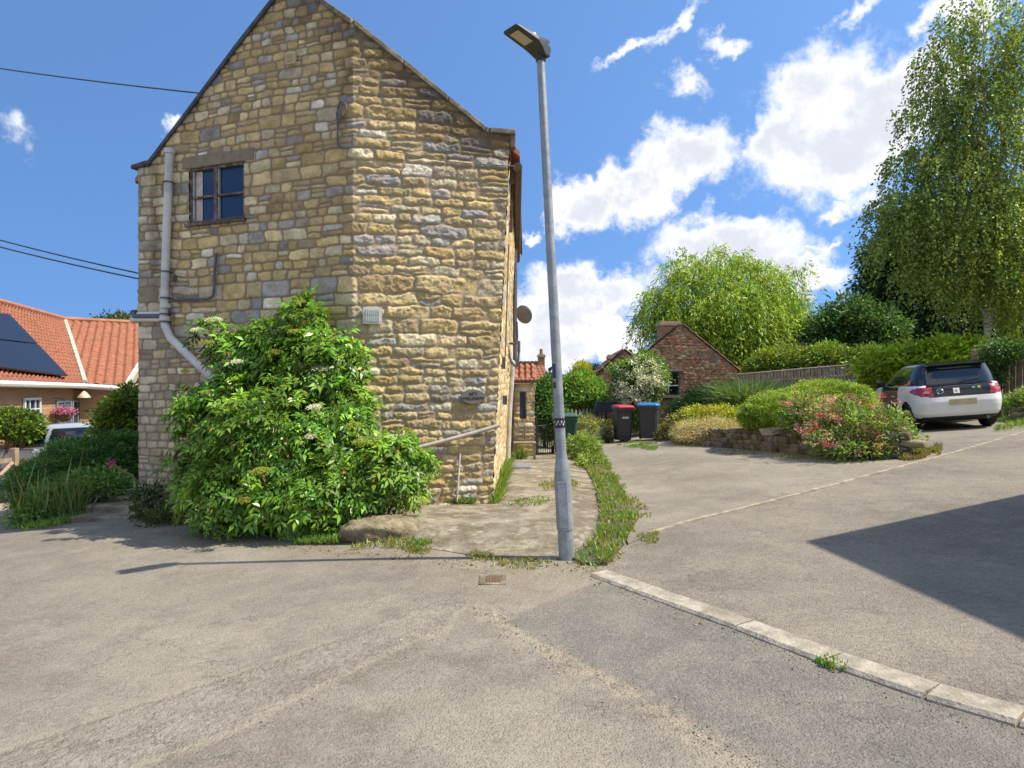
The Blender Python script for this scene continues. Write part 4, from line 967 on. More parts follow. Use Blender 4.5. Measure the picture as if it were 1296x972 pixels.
# porch
pd = 16.0
porch = thing('porch', at(664, pd), 'small stone porch with orange pantile roof on the sunny side of the cottage', 'porch')
x0 = (648-CX)/F*pd; x1 = (676-CX)/F*pd; zg = float(G(.2, pd))
PS = stonemat('porch_stone'); PS = STONE
ug = np.arange(x0, x1+.02, .02); vg = np.arange(zg-.1, 1.62, .02); A_, B_ = np.meshgrid(ug, vg); hh_, cc_ = stonework(A_+40, B_, 5, lambda z: .13, lambda u, v: .6+0*u)
ny, nx = A_.shape; idx = np.arange(ny*nx).reshape(ny, nx); ok = ~((A_[:-1, :-1] > x0+.17) & (A_[:-1, :-1] < x0+.33) & (B_[:-1, :-1] > .78) & (B_[:-1, :-1] < 1.42))
npmesh('front_wall', np.stack([A_, pd-hh_, B_], -1).reshape(-1, 3), np.stack([idx[:-1, :-1], idx[:-1, 1:], idx[1:, 1:], idx[1:, :-1]], -1)[ok], STONE, porch, colr=(cc_*1.1).reshape(-1, 3), smooth=True)
ug = np.arange(pd, pd+1.6, .03); A_, B_ = np.meshgrid(ug, vg); hh_, cc_ = stonework(A_, B_, 6, lambda z: .13, lambda u, v: .6+0*u)
ny, nx = A_.shape; idx = np.arange(ny*nx).reshape(ny, nx)
npmesh('side_wall', np.stack([x1+hh_, A_, B_], -1).reshape(-1, 3), np.stack([idx[:-1, :-1], idx[:-1, 1:], idx[1:, 1:], idx[1:, :-1]], -1).reshape(-1, 4), STONE, porch, colr=(cc_*1.1).reshape(-1, 3), smooth=True)
mb = MB(); mb.box((x0+.25, pd+.06, 1.1), (.17, .03, .66)); pw = mb.build('window', TIMB, porch)
mb = MB(); mb.box((x0+.25, pd+.035, 1.1), (.12, .01, .60)); mb.build('pane', GLASSD, pw)
pantiles('roof', (x0-.1, pd-.15, 1.72), (x1+.06, pd-.15, 1.72), (x0-.1, pd+.6, 2.1), (x1+.06, pd+.6, 2.1), TILE, porch, tw=.14, amp=.05, step=.03, tl=.26)
mb = MB(); mb.box(((x0+x1)/2, pd-.05, 1.655), (x1-x0+.1, .12, .07)); mb.build('eaves_board', PBRN, porch)
mb = MB(); mb.box(((x0+x1)/2, pd+.62, 2.1), (x1-x0+.2, .12, .06)); mb.build('ridge_board', PBRN, porch)
mb = MB(); mb.box((x0+.02, pd-.12, .85), (.06, .06, 1.6)); mb.build('corner_post', PBRN, porch)
# wooden bench with wire basket in front of the porch
bq = at(664, 15.3); ben = thing('garden_bench', bq, 'weathered wooden bench in front of the porch wall', 'bench')
mb = MB(); mb.box(bq+[0, 0, .42], (.50, .34, .04)); mb.build('seat', TIMB, ben, bevel=.004)
for sx_ in (-.22, .22):
    for sy_ in (-.13, .13): mb = MB(); mb.box(bq+[sx_, sy_, .2], (.05, .05, .4)); mb.build('leg', TIMB, ben)
mb = MB()
for z in (.55, .65, .75): mb.box(bq+[0, .15, z], (.5, .02, .05))
for sx_ in (-.22, 0, .22): mb.box(bq+[sx_, .16, .6], (.03, .02, .4))
mb.build('backrest', TIMB, ben)
# gate
GM = simple('dark_iron', (.025, .025, .028), .5); ga = at(679, 16.3); gb = at(709, 16.9)
gt = thing('garden_gate', ga, 'low black iron gate between the porch and the green bin', 'gate')
mb = MB(); mb.box(ga+[0, 0, .45], (.07, .07, .95)); mb.build('gate_post', GM, gt)
mb = MB(); mb.box(gb+[0, 0, .42], (.07, .07, .9)); mb.build('gate_post', GM, gt)
mb = MB()
for z in (.08, .55, .75): mb.tube([ga+[0, 0, z], gb+[0, 0, z]], .012, 6)
for k in range(1, 11): q = ga+(gb-ga)*k/11; mb.tube([q+[0, 0, .08], q+[0, 0, .78]], .008, 5)
mb.build('gate_leaf', GM, gt)
def solid_gable(root, P, depth, zb, wallmat, roofmat, name='wall', tw=.24, thick=.12, lift=.02, over=.12):
    """P: five gable points (left base x,y / left eave / apex / right eave / right base) seen from front; extruded back by vector depth"""
    b0, e0, a, e1, b1 = [np.array(p, float) for p in P]; dv = np.array([*depth, 0.])
    mb = MB(); L = np.linalg.norm((b1-b0)[:2]); u = lambda p: float(np.dot((p-b0)[:2], unit((b1-b0)[:2])))
    fr = [b0, b1, e1, a, e0]; mb.add([p+unit(dv)*.04 for p in fr], [(0, 1, 2, 3, 4)], [(u(p), p[2]) for p in fr])
    for p, q in ((b0, e0), (b1, e1)):
        D_ = np.linalg.norm(dv); pts = [p, p+dv, q+dv, q]; mb.add(pts, [(0, 1, 2, 3)], [(0, p[2]), (D_, p[2]), (D_, q[2]), (0, q[2])])
    fr2 = [p+dv for p in fr]; mb.add(fr2, [(0, 4, 3, 2, 1)], [(u(p), p[2]) for p in fr]); mb.build(name, wallmat, root)
    bk_ = unit(dv)
    for e in (e0, e1):
        sl_ = unit(e-a); ee = e+sl_*over; pantiles('roof', ee-bk_*.03, ee+dv, a-bk_*.03, a+dv, roofmat, root, tw=tw, lift=lift+.04)
        mb = MB(); n_ = unit(np.cross(sl_, bk_)); n_ = n_ if n_[2] > 0 else -n_
        P_ = [ee, a, a+dv, ee+dv]; mb.hexa([p-n_*.0 for p in P_]+[p+n_*(lift+.02) for p in P_]); mb.build('roof_deck', simple('deck', (.12, .08, .06), .9), root)
def chimney(root, c, w_, z0, z1, mt, pot=False):
    mb = MB(); h = w_/2
    for (ax_, ay_, bx_, by_) in ((-h, -h, h, -h), (h, -h, h, h), (h, h, -h, h), (-h, h, -h, -h)): mb.wall((c[0]+ax_, c[1]+ay_), (c[0]+bx_, c[1]+by_), z0, z1)
    o = mb.build('chimney', mt, root)
    mb = MB(); mb.box((c[0], c[1], z1+.05), (w_+.1, w_+.1, .1)); mb.box((c[0], c[1], z1+.13), (w_+.02, w_+.02, .07)); mb.build('chimney_cap', mt, o)
    if pot: mb = MB(); mb.tube([(c[0], c[1], z1+.1), (c[0], c[1], z1+.5)], [.12, .1], 10); mb.build('chimney_pot', TILED, o)
# brick outbuilding with gable to the drive
od = 24.; L_ = U(792, 468, od); A_ = U(862, 411, od); E_ = U(932, 468, od); 
ob = thing('brick_outbuilding', at(862, od), 'old red brick outbuilding with a steep gable, dark window and chimney', 'outbuilding')
solid_gable(ob, [(L_[0], od, -.4), (L_[0], od, L_[2]), A_, (E_[0], od, E_[2]), (E_[0], od, -.4)], (1.1, 5.), -.4, BRK, TILED)
BPAL = np.array([[.40, .15, .07], [.30, .10, .06], [.48, .22, .10], [.22, .09, .06], [.42, .30, .17], [.52, .40, .24], [.14, .08, .06], [.36, .13, .08], [.50, .28, .14], [.24, .19, .13]])
def rubble_gable(root, e0, a, e1, y, zb, seed, xs_=.03):
    ug = np.arange(e0[0], e1[0]+xs_, xs_); vg = np.arange(zb, a[2]+xs_, xs_); A, B = np.meshgrid(ug, vg)
    H_, C_ = stonework(A+50, B, seed, lambda z: .088, lambda u, v: .55+0*u, np.array([.2, .15, .14, .1, .08, .06, .07, .1, .06, .04]), (1.6, 3.2), BPAL, np.array([.36, .27, .17]))
    big = fbm(A*1.3, B*1.3, seed+5, 4); C_ = C_*(.62+.8*big)[..., None]; right = sst(A, e1[0]-1.1, e1[0]-.3)*(1-sst(B, 1.6, 2.2))
    C_ = C_*(1-right[..., None]*.7)+(C_.mean(-1, keepdims=True)*np.array([1.5, 1.0, .42]))*right[..., None]*.7
    tz_ = np.interp(A, [e0[0], a[0], e1[0]], [e0[2], a[2], e1[2]]); ny, nx = A.shape; idx = np.arange(ny*nx).reshape(ny, nx); ok = B[:-1, :-1] < np.maximum(tz_[:-1, :-1], tz_[:-1, 1:])
    npmesh('gable_brickwork', np.stack([A, y-H_*1.4, np.minimum(B, tz_)], -1).reshape(-1, 3), np.stack([idx[:-1, :-1], idx[:-1, 1:], idx[1:, 1:], idx[1:, :-1]], -1)[ok], STONE, root, colr=np.clip(C_, 0, 1).reshape(-1, 3), smooth=True)
rubble_gable(ob, L_, A_, E_, od-.002, -.4, 81)
chimney(ob, U(846, 430, od+2.0)[:2], .72, 2.6, U(0, 413, od+2.0)[2], BRK)
w0 = U(838, 500, od); w1 = U(859, 470, od); wc = (w0+w1)/2
mb = MB(); mb.box((wc[0], od-.06, wc[2]), (w1[0]-w0[0], .09, w1[2]-w0[2])); wn = mb.build('window', simple('dark_frame', (.05, .04, .035), .7), ob)
mb = MB(); mb.box((wc[0], od-.108, wc[2]), (w1[0]-w0[0]-.1, .01, w1[2]-w0[2]-.1)); mb.build('pane', simple('black_glass', (.008, .008, .01), .15), wn)
mb = MB(); mb.box((wc[0], od-.118, wc[2]-.08), (w1[0]-w0[0]-.1, .02, .035)); mb.box((wc[0]-.1, od-.119, wc[2]-.0), (.03, .02, w1[2]-w0[2]-.1)); mb.build('glazing_bar', LWHT, wn)
mb = MB(); mb.box((wc[0]-.05, od-.09, w0[2]-.05), (.75, .14, .09)); mb.build('window_sill', STONE2, wn)
mb = MB(); mb.box((wc[0], od-.07, w1[2]+.05), (.85, .08, .09)); mb.build('lintel', TIMB, wn)
# brick cottage behind the roses
cd = 28.; bc = thing('brick_cottage', at(790, cd), 'brick cottage with a chimney half hidden behind the white rose', 'cottage')
L_ = U(752, 478, cd); A_ = U(790, 443, cd); E_ = U(829, 478, cd)
solid_gable(bc, [(L_[0], cd, -.5), (L_[0], cd, L_[2]), A_, (E_[0], cd, E_[2]), (E_[0], cd, -.5)], (.3, 5.), -.5, BRK, TILED)
chimney(bc, U(776, 460, cd+.5)[:2], .42, 1.8, U(0, 454, cd+.5)[2], BRK)
w0 = U(776, 503, cd); w1 = U(788, 485, cd); wc = (w0+w1)/2
mb = MB(); mb.box((wc[0], cd-.02, wc[2]), (.36, .06, .62)); wn = mb.build('window', LWHT, bc); mb = MB(); mb.box((wc[0], cd-.055, wc[2]), (.26, .01, .52)); mb.build('pane', GLASSD, wn)
w0 = U(797, 525, cd); mb = MB(); mb.box((w0[0], cd-.03, .55), (.5, .06, 2.0)); mb.build('door', simple('brown_door', (.16, .10, .06), .7), bc)
# far orange roofed house
fd = 40.; fh = thing('far_cottage', at(672, fd), 'distant house with plain orange roof and chimney beyond the porch', 'house')
L_ = U(640, 486, fd); A_ = U(668, 461, fd); E_ = U(699, 488, fd)
b0 = at(672, fd)
mb = MB(); mb.wall((L_[0]-2, fd), (E_[0]-.2, fd), b0[2]-.2, 1.6); mb.build('wall', BRK2, fh)
pantiles('roof', (L_[0]-2, fd-.2, 1.5), (E_[0], fd-.2, 1.5), (L_[0]-2, fd+2.2, 3.0), (U(686, 0, fd+2)[0], fd+2.2, 3.0), TILE, fh, tw=.25)
chimney(fh, U(685, 460, fd+2)[:2], .42, 2.2, 3.25, BRK, True)
# dark flat topped barbecue cover behind picket fence
bq = at(767, 21.5); bb = thing('covered_barbecue', bq, 'black covered barbecue standing by the picket fence', 'barbecue')
mb = MB(); mb.box(bq+[0, 0, 1.02], (.72, .5, .34), top=.86); mb.build('cover', simple('black_cover', (.02, .025, .03), .6), bb, bevel=.03)
for s_ in (-.26, .26):
    mb = MB(); mb.box(bq+[s_, 0, .43], (.04, .4, .86)); mb.build('leg', GM, bb)

# ------------------------------------------------------------ fences
def pale_fence(pts, h_, pale_w, gap, mt, lab, cat='fence', name='wooden_fence', rail=True, pointed=False, capr=True):
    q = pts[0]; t = thing(name, q, lab, cat); pl = MB(); seed = np.random.default_rng(int(abs(q[0])*100))
    for a, b_ in zip(pts[:-1], pts[1:]):
        L = np.linalg.norm((b_-a)[:2]); ang = math.atan2((b_-a)[1], (b_-a)[0]); n = int(L/(pale_w+gap))
        for k in range(n):
            p = a+(b_-a)*(k+.5)/n; p[2] = float(G(p[0], p[1])); hh_ = h_+seed.normal(0, .012)
            pl.box(p+[0, 0, hh_/2], (pale_w*seed.uniform(.92, 1.05), .018, hh_), rz=ang+seed.normal(0, .01), ry=seed.normal(0, .006))
            if pointed: pl.add([tuple(p+np.array([math.cos(ang)*s_*pale_w/2, math.sin(ang)*s_*pale_w/2-.009, hh_])) for s_ in (-1, 1)]+[tuple(p+[0, -.009, hh_+.06])], [(0, 1, 2)])
    pl.build('pales', mt, t)
    for a, b_ in zip(pts[:-1], pts[1:]):
        ang = math.atan2((b_-a)[1], (b_-a)[0]); nv = np.array([-math.sin(ang), math.cos(ang), 0])*.035
        for z in ((.25*h_, .8*h_) if rail else ()):
            mb = MB(); mb.tube([a+nv+[0, 0, z], b_+nv+[0, 0, z]], .03, 4); mb.build('rail', mt, t)
        if capr: mb = MB(); mb.tube([a+[0, 0, h_+.01], b_+[0, 0, h_+.01]], .032, 4); mb.build('top_rail', mt, t)
        L = np.linalg.norm(b_-a); n = max(1, int(L/1.9))
        for k in range(n+1):
            p = a+(b_-a)*k/n; p[2] = float(G(p[0], p[1])); mb = MB(); mb.box(p+nv*1.9+[0, 0, h_*.52], (.09, .09, h_*1.04), rz=ang); mb.build('post', mt, t)
    return t
GREYT = simple('silvered_timber', (.30, .27, .22), .85, var=.3, vs=5, bump=.006, dirt=(.17, .15, .12))
def atz(px, py, d_, h_): return at(px, d_)
pale_fence([at(912, 27.5), at(1035, 25.0), at(1125, 23.3)], 1.72, .09, .035, GREYT, 'long grey paled fence behind the rounded hedge')
pale_fence([at(712, 21.), at(768, 22.)], .98, .07, .07, GREYT, 'low picket fence beyond the green bin', pointed=True, name='picket_fence', capr=False)
BRT = simple('brown_panel', (.26, .18, .12), .85, var=.3, vs=5, bump=.006)
pale_fence([at(1230, 18.5), at(1330, 16.8), at(1440, 15.)], 1.78, .14, .006, BRT, 'tall brown close boarded fence at the right behind the car', capr=True)
mb = MB(); q = at(1210, 21); mb.box(q+[0, 0, 1.1], (.1, .1, 2.25)); tag(mb.build('fence_post', TIMB, origin=q), 'lone pale timber post rising from laurel hedge', 'post')
mb = MB(); a = U(1211, 420, 21); mb.tube([a, U(1224, 432, 20.5), U(1236, 438, 20)], .012, 5); tag(mb.build('stay_wire', TIMB, origin=a), 'thin stay running from the lone post to the brown fence', 'wire')
# ------------------------------------------------------------ bungalow across the way
def plane_hit(px, py, a, n):
    d_ = np.array([(px-CX)/F, 1, (CY-py)/F]); o = np.array([0, 0, EYE]); return o+d_*(np.dot(a-o, n)/np.dot(d_, n))
bA = U(0, 0, 16); bA[2] = 1.67; bB = U(107, 0, 20.3); bB[2] = 1.60; bE = U(156, 0, 20.8); bE[2] = 1.52
r0 = U(0, 383, 20.1); r1 = U(82, 405, 25.6); r2 = U(205, 411, 28)
bA2 = bA+(bA-bB)*.9; r02 = r0+(r0-r1)*.75
bun = thing('brick_bungalow', (bB[0], bB[1], float(G(bB[0], bB[1]))), 'orange brick bungalow with red pantile roof and solar panels, left of the cottage', 'bungalow')
pantiles('roof', bA2, bB, r02, r1, TILE, bun, tw=.25, tl=.30, amp=.055, step=.035)
def clipped_tiles(name, poly, mat, parent, tw=.25, tl=.30, amp=.055, step=.035):
    P = [np.array(p) for p in poly]; o = P[0]; e = unit(P[1]-P[0]); n = unit(np.cross(e, P[2]-P[0])); n = n if n[2] > 0 else -n; g = np.cross(n, e); g = g if g[2] > 0 else -g
    Q = [np.array([np.dot(p-o, e), np.dot(p-o, g)]) for p in P]; lo = np.min(Q, 0); hi = np.max(Q, 0)
    us_ = np.arange(lo[0], hi[0]+.03, tw/8); vs_ = []; st = []
    for k in range(int(hi[1]/tl)+2): vs_ += [k*tl, (k+.5)*tl, (k+.985)*tl]; st += [1, .5, 0]
    A, B = np.meshgrid(us_, vs_); S_ = np.meshgrid(us_, st)[1]; wv = np.sin(A/tw*6.283)+.35*np.sin(A/tw*12.566+.6)
    V = o+A[..., None]*e+B[..., None]*g+n*(amp*wv*.5+S_*step)[..., None]; ny, nx = A.shape; idx = np.arange(ny*nx).reshape(ny, nx)
    ok = inpoly(A[:-1, :-1]+tw/16, B[:-1, :-1]+.01, Q)
    npmesh(name, V.reshape(-1, 3), np.stack([idx[:-1, :-1], idx[:-1, 1:], idx[1:, 1:], idx[1:, :-1]], -1)[ok], mat, parent, smooth=True)
clipped_tiles('roof', [bB, bE, r2, r1], TILE, bun)
LEAD = simple('pale_valley', (.48, .44, .36), .8, var=.2); FAS = simple('white_fascia', (.66, .64, .58), .6, var=.06)
mb = MB(); mb.tube([bB+[0, 0, .06], r1+[0, 0, .0]], .085, 6); mb.build('roof_valley', LEAD, bun)
mb = MB(); mb.tube([r02+[0, 0, .04], r1+[0, 0, .04]], .09, 8); mb.build('ridge_tiles', TILED, bun)
mb = MB(); mb.tube([r1+[0, 0, .04], r2+[0, 0, .04]], .09, 8); mb.build('ridge_tiles', TILED, bun)
mb = MB(); mb.tube([bA2+[.03, 0, -.06], bB+[.03, 0, -.06]], .075, 8); mb.build('gutter', FAS, bun)
mb = MB(); mb.tube([bB+[0, -.03, -.06], bE+[0, -.03, -.06]], .075, 8); mb.build('gutter', FAS, bun)
mb = MB(); e2 = unit(r2-bE); P = [bE+[0, 0, -.16], bE+e2*8.5+[0, 0, -.16], bE+e2*8.5+[.03, .06, -.16], bE+[.03, .06, -.16]]; mb.hexa(P+[p+np.array([0, 0, .2]) for p in P]); mb.build('bargeboard', FAS, bun)
wn_ = np.array([-(bB-bA)[1], (bB-bA)[0], 0]); wn_ = unit(wn_); wn_ = wn_ if wn_[0] > 0 else -wn_   # outward (+x)
wA, wB = bA2-wn_*.3, bB-wn_*.3+[0, .25, 0]
wE = bE+np.array([-.1, .3, 0])
mb = MB(); mb.wall(wA, wB, -1.3, 1.62); mb.wall(wB, wE, -1.3, 1.58, 3.)
e3 = wE+np.array([*(e2[:2]*7), 0]); mb.wall(wE, e3, -1.3, 1.5, 5.); mb.add([(*wE[:2], 1.5), (*e3[:2], 1.5), (*e3[:2], 3.8)], [(0, 1, 2)]); mb.build('wall', BRK2, bun)
# solar panels laid on the left slope
nrm_ = unit(np.cross(bB-bA, r0-bA)); nrm_ = nrm_ if nrm_[2] > 0 else -nrm_; pa_ = bA+nrm_*.14
PVM, nt, b = newmat('solar_cell'); b.inputs['Base Color'].default_value = (.012, .016, .026, 1); b.inputs['Roughness'].default_value = .35
for poly in ([(-95, 386), (12, 397.5), (48, 434.5), (-95, 418)], [(-95, 420), (49, 436), (86, 475), (-95, 452)]):
    P = [plane_hit(a, b_, pa_, nrm_) for a, b_ in poly]; mb = MB(); mb.hexa([p-nrm_*.05 for p in P]+P); mb.build('solar_panel', PVM, bun)
def onw(px, py): return plane_hit(px, py, wB, wn_)
def wframe(px0, px1, py0, py1, name, mt, glass, nx, nz, root=bun, out=.05, fr=.06):
    p0 = onw(px0, py1); p1 = onw(px1, py0); z0, z1 = p0[2], p1[2]; a = np.array([p0[0], p0[1]]); b_ = np.array([p1[0], p1[1]]); t = unit(b_-a); ang_ = math.atan2(t[1], t[0]); L = np.linalg.norm(b_-a); c = (a+b_)/2; n2 = wn_[:2]
    def bx(mb, cu, cz, wu, wz, o_, th): q = c+t*cu+n2*o_; mb.box((q[0], q[1], cz), (wu, th, wz), rz=ang_)
    mb = MB()
    for s_ in (-1, 1): bx(mb, s_*(L/2-fr/2), (z0+z1)/2, fr, z1-z0, out/2, out)
    bx(mb, 0, z1-fr/2, L-2*fr, fr, out/2, out); bx(mb, 0, z0+fr/2, L-2*fr, fr, out/2, out)
    for k in range(1, nx): bx(mb, -L/2+L*k/nx, (z0+z1)/2, .03, z1-z0-2*fr, out/2, out*.7)
    for k in range(1, nz): bx(mb, 0, z0+(z1-z0)*k/nz, L-2*fr, .03, out/2, out*.6)
    o = mb.build(name, mt, root); mb = MB(); bx(mb, 0, (z0+z1)/2, L-2*fr, z1-z0-2*fr, .012, .01); mb.build('pane', glass, o); return o, c, t, L, z0, z1
wframe(29, 50, 503, 548, 'window', FAS, GLASSD, 3, 3)
mb = MB(); q = onw(39, 568); mb.box(q+[.04, 0, 0], (.08, 1.2, 1.0), rz=math.atan2(wn_[1], wn_[0])); mb.build('panel_below_window', FAS, bun)
GD = simple('grey_door_paint', (.22, .24, .27), .5, var=.05); 
wframe(70, 89, 506, 572, 'door', GD, simple('grey_glass', (.10, .12, .15), .2), 2, 1)
wframe(90, 104, 506, 572, 'door', GD, simple('dark_panel', (.03, .035, .045), .4), 2, 1)
q = onw(94, 499)+wn_*.25; wl = thing('wall_lamp', q, 'cream dome shaped wall lamp above the grey bungalow door', 'wall lamp')
mb = MB(); mb.tube([q+[0, 0, -.10], q+[0, 0, -.05], q+[0, 0, .04], q+[0, 0, .10]], [.19, .17, .10, .03], 14); mb.build('shade', simple('cream_shade', (.55, .42, .33), .6), wl, smooth=True)
mb = MB(); mb.tube([q+[0, 0, .09], q-wn_*.25+[0, 0, .14]], .015, 6); mb.build('arm', GM, wl)
q = onw(66, 521)+wn_*.3; hb_ = thing('hanging_basket', q, 'hanging basket of pink flowers on the bungalow wall', 'hanging basket')
mb = MB(); mb.tube([q+[0, 0, -.28], q+[0, 0, -.2], q+[0, 0, -.06]], [.08, .18, .22], 14); mb.build('basket', simple('moss_liner', (.08, .055, .03), .9), hb_)
mb = MB(); mb.tube([q+[0, 0, -.06], q+[0, 0, .35], q-wn_*.3+[0, 0, .38]], .01, 5); mb.build('hanger', GM, hb_)
crown('flowers', [(q+np.array([0, 0, .0]), (.24, .24, .09))], 60, 14, .04, .06, .05, (.55, .22, .38), PETAL, hb_, seed=3, var=.35)

# ------------------------------------------------------------ car builder: superelliptic plan rings stacked by height
def car(origin, fwd, labs, white, second, seed=0, dark_door=True, grp=None, plate=True):
    f = unit(np.array([*fwd, 0.])); rt = np.array([f[1], -f[0], 0]); o0 = np.array([*origin, 0.])
    cc = o0+f*1.97; e = .5; gz = float(G(cc[0], cc[1])); gx = (float(G(cc[0]+e, cc[1]))-float(G(cc[0]-e, cc[1])))/(2*e); gy = (float(G(cc[0], cc[1]+e))-float(G(cc[0], cc[1]-e)))/(2*e)
    def T(P):
        P = np.asarray(P, float)*np.array([1.06, 1.03, 1.04]); Q = o0+P[..., :1]*rt+P[..., 1:2]*f; Q = Q.copy(); Q[..., 2] = P[..., 2]+gz+gx*(Q[..., 0]-cc[0])+gy*(Q[..., 1]-cc[1])+.022; return Q
    root = thing('parked_car', T(np.array([0, 1.97, 0.])), labs, 'car', grp)
    kz = [.20, .26, .36, .50, .60, .70, .78, .86, .92, .955, .97]
    kW = [.76, .80, .845, .858, .860, .858, .856, .848, .835, .82, .79]
    kR = [.20, .09, .02, .0, .0, .03, .06, .10, .15, .20, .25]
    kF = [3.75, 3.85, 3.92, 3.95, 3.93, 3.88, 3.80, 3.62, 3.40, 3.22, 3.1]
    gzk = [.955, 1.0, 1.1, 1.2, 1.3, 1.37, 1.41, 1.44, 1.455, 1.46]
    gW = [.80, .795, .775, .745, .70, .66, .625, .56, .40, .02]
    gR = [.22, .245, .30, .36, .42, .44, .46, .62, .95, 1.5]
    gF = [3.12, 2.98, 2.76, 2.55, 2.33, 2.15, 2.0, 1.85, 1.7, 1.52]
    gR_l = gR
    nth = 220
    def rings(kz, kW, kR, kF, zs, en, rn):
        V = []
        for z in zs:
            W_ = np.interp(z, kz, kW); y0 = np.interp(z, kz, kR); y1 = np.interp(z, kz, kF); th = np.linspace(0, 2*math.pi, nth, endpoint=False)
            # reparametrise for even spacing
            cx, sy = np.cos(th), np.sin(th); n_ = np.where(sy < 0, rn, en)
            rr = (np.abs(cx)**n_+np.abs(sy)**n_)**(-1/n_)
            X = rr*cx; Y = rr*sy; V.append(np.stack([X*W_, (y0+y1)/2+Y*(y1-y0)/2, np.full(nth, z)], -1))
        return np.array(V)
    zb = np.concatenate([np.linspace(.20, .97, 40)]); B = rings(kz, kW, kR, kF, zb, 5, 7)
    # crease the tail inwards a little above the bumper, bulge the wheel arches
    zg_ = np.concatenate([np.linspace(.955, 1.41, 26), [1.43, 1.445, 1.455, 1.46]]); Gh = rings(gzk, gW, gR, gF, zg_, 4, 6)
    def split(V, pick, names, mats, extra=None):
        nz = V.shape[0]; T_ = T(V); idx = np.arange(nz*nth).reshape(nz, nth); 
        a = idx[:-1]; b_ = np.roll(idx, -1, 1)[:-1]; c_ = np.roll(idx, -1, 1)[1:]; d_ = idx[1:]
        Fq = np.stack([a, b_, c_, d_], -1).reshape(-1, 4); Vf = V.reshape(-1, 3); cen = Vf[Fq].mean(1); lab = pick(cen)
        outs = {}
        for i, (nm, mt) in enumerate(zip(names, mats)):
            m_ = lab == i
            if m_.any():
                u_, inv = np.unique(Fq[m_], return_inverse=True)
                outs[nm] = npmesh(nm, T_.reshape(-1, 3)[u_], inv.reshape(-1, 4), mt, root if nm not in (extra or {}) else outs[extra[nm]], smooth=True)
        return outs
    wy = (.72, 3.18)
    def pick_body(c):
        x, y, z = c[:, 0], c[:, 1], c[:, 2]; L = np.zeros(len(c), int)
        rear = y < .34
        L[rear & (np.abs(x) < .62) & (z > .72)] = 1
        L[(y < .50) & (np.abs(x) > .53) & (z > .735+.25*np.maximum(0, y-.12)) & (z < .935-.12*np.maximum(0, y-.2))] = 2
        L[rear & (z < .30) & (np.abs(x) < .70+(.3-z)*.3)] = 3
        L[(z < .27)] = 3
        if dark_door: L[(x < -.6) & (y > 1.28) & (y < 2.5) & (z > .27)] = 4  # dark panel over the left door area
        for w_ in wy: L[(np.abs(x) > .6) & (np.hypot(y-w_, z-.30) < .345)] = 9
        return L
    PW_ = simple('car_paint_'+('white' if white else 'silver'), (.78, .78, .76) if white else (.45, .50, .55), .25, var=.02, coat=.6) if True else None
    BK_ = simple('car_gloss_black', (.010, .010, .012) if second is None else second, .14, var=.05, coat=.25, spec=.4)
    RED = simple('tail_light_red', (.38, .008, .02), .15, var=.1, coat=.7); PLAS = simple('bumper_plastic', (.022, .022, .024), .6)
    GL_, nt, b = newmat('car_glass'); b.inputs['Base Color'].default_value = (.012, .02, .03, 1); b.inputs['Roughness'].default_value = .05; b.inputs['Coat Weight'].default_value = .5
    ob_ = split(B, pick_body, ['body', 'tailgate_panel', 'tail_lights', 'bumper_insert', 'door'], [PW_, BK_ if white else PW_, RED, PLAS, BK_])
    if 'tail_lights' in ob_:   # one object each side
        o = ob_['tail_lights']; me = o.data
        left = [p.index for p in me.polygons if sum(me.vertices[v].co[0]*rt[0]+me.vertices[v].co[1]*rt[1] for v in p.vertices)/4 < 0]
        import bmesh as bmm
        for side_ in (0, 1):
            bm = bmm.new(); bm.from_mesh(me); bm.faces.ensure_lookup_table(); ls = set(left)
            bmm.ops.delete(bm, geom=[fa for fa in bm.faces if (fa.index in ls) == bool(side_)], context='FACES')
            m2 = bpy.data.meshes.new('tail_light'); bm.to_mesh(m2); bm.free(); m2.materials.append(RED) if not m2.materials else None
            o2 = bpy.data.objects.new('tail_light', m2); col.objects.link(o2); o2.parent = root; ORG[o2] = ORG[root]
            s_ = -1 if side_ == 0 else 1
            mb = MB(); q = [(s_*.60, .065, .80), (s_*.70, .075, .80), (s_*.70, .09, .85), (s_*.60, .08, .85)]; mb.quad([T(np.array(p)) for p in q]); mb.build('reflector', simple('pale_reflector', (.6, .35, .35), .2), o2)
        bpy.data.objects.remove(o)
    def pick_gh(c):
        x, y, z = c[:, 0], c[:, 1], c[:, 2]; L = np.zeros(len(c), int); W_ = np.interp(z, gzk, gW); y0 = np.interp(z, gzk, gR); y1 = np.interp(z, gzk, gF)
        rear = (y < y0+.16) & (np.abs(x) < W_*.925); front = (y > y1-.3) & (np.abs(x) < W_*.88)
        L[rear & (z > .985) & (z < 1.36)] = 1
        L[front & (z > .98) & (z < 1.38)] = 2
        sd_ = (~rear) & (~front) & (z > .985) & (z < 1.36) & (np.abs(x) > W_*.8)
        L[sd_ & (y > .55) & (y < 1.38)] = 3
        L[sd_ & (y > 1.46) & (y < y1-.32)] = 4
        return L
    split(Gh, pick_gh, ['roof', 'rear_window', 'windscreen', 'side_window', 'side_window_front'], [BK_ if white else PW_, GL_, GL_, GL_, GL_])
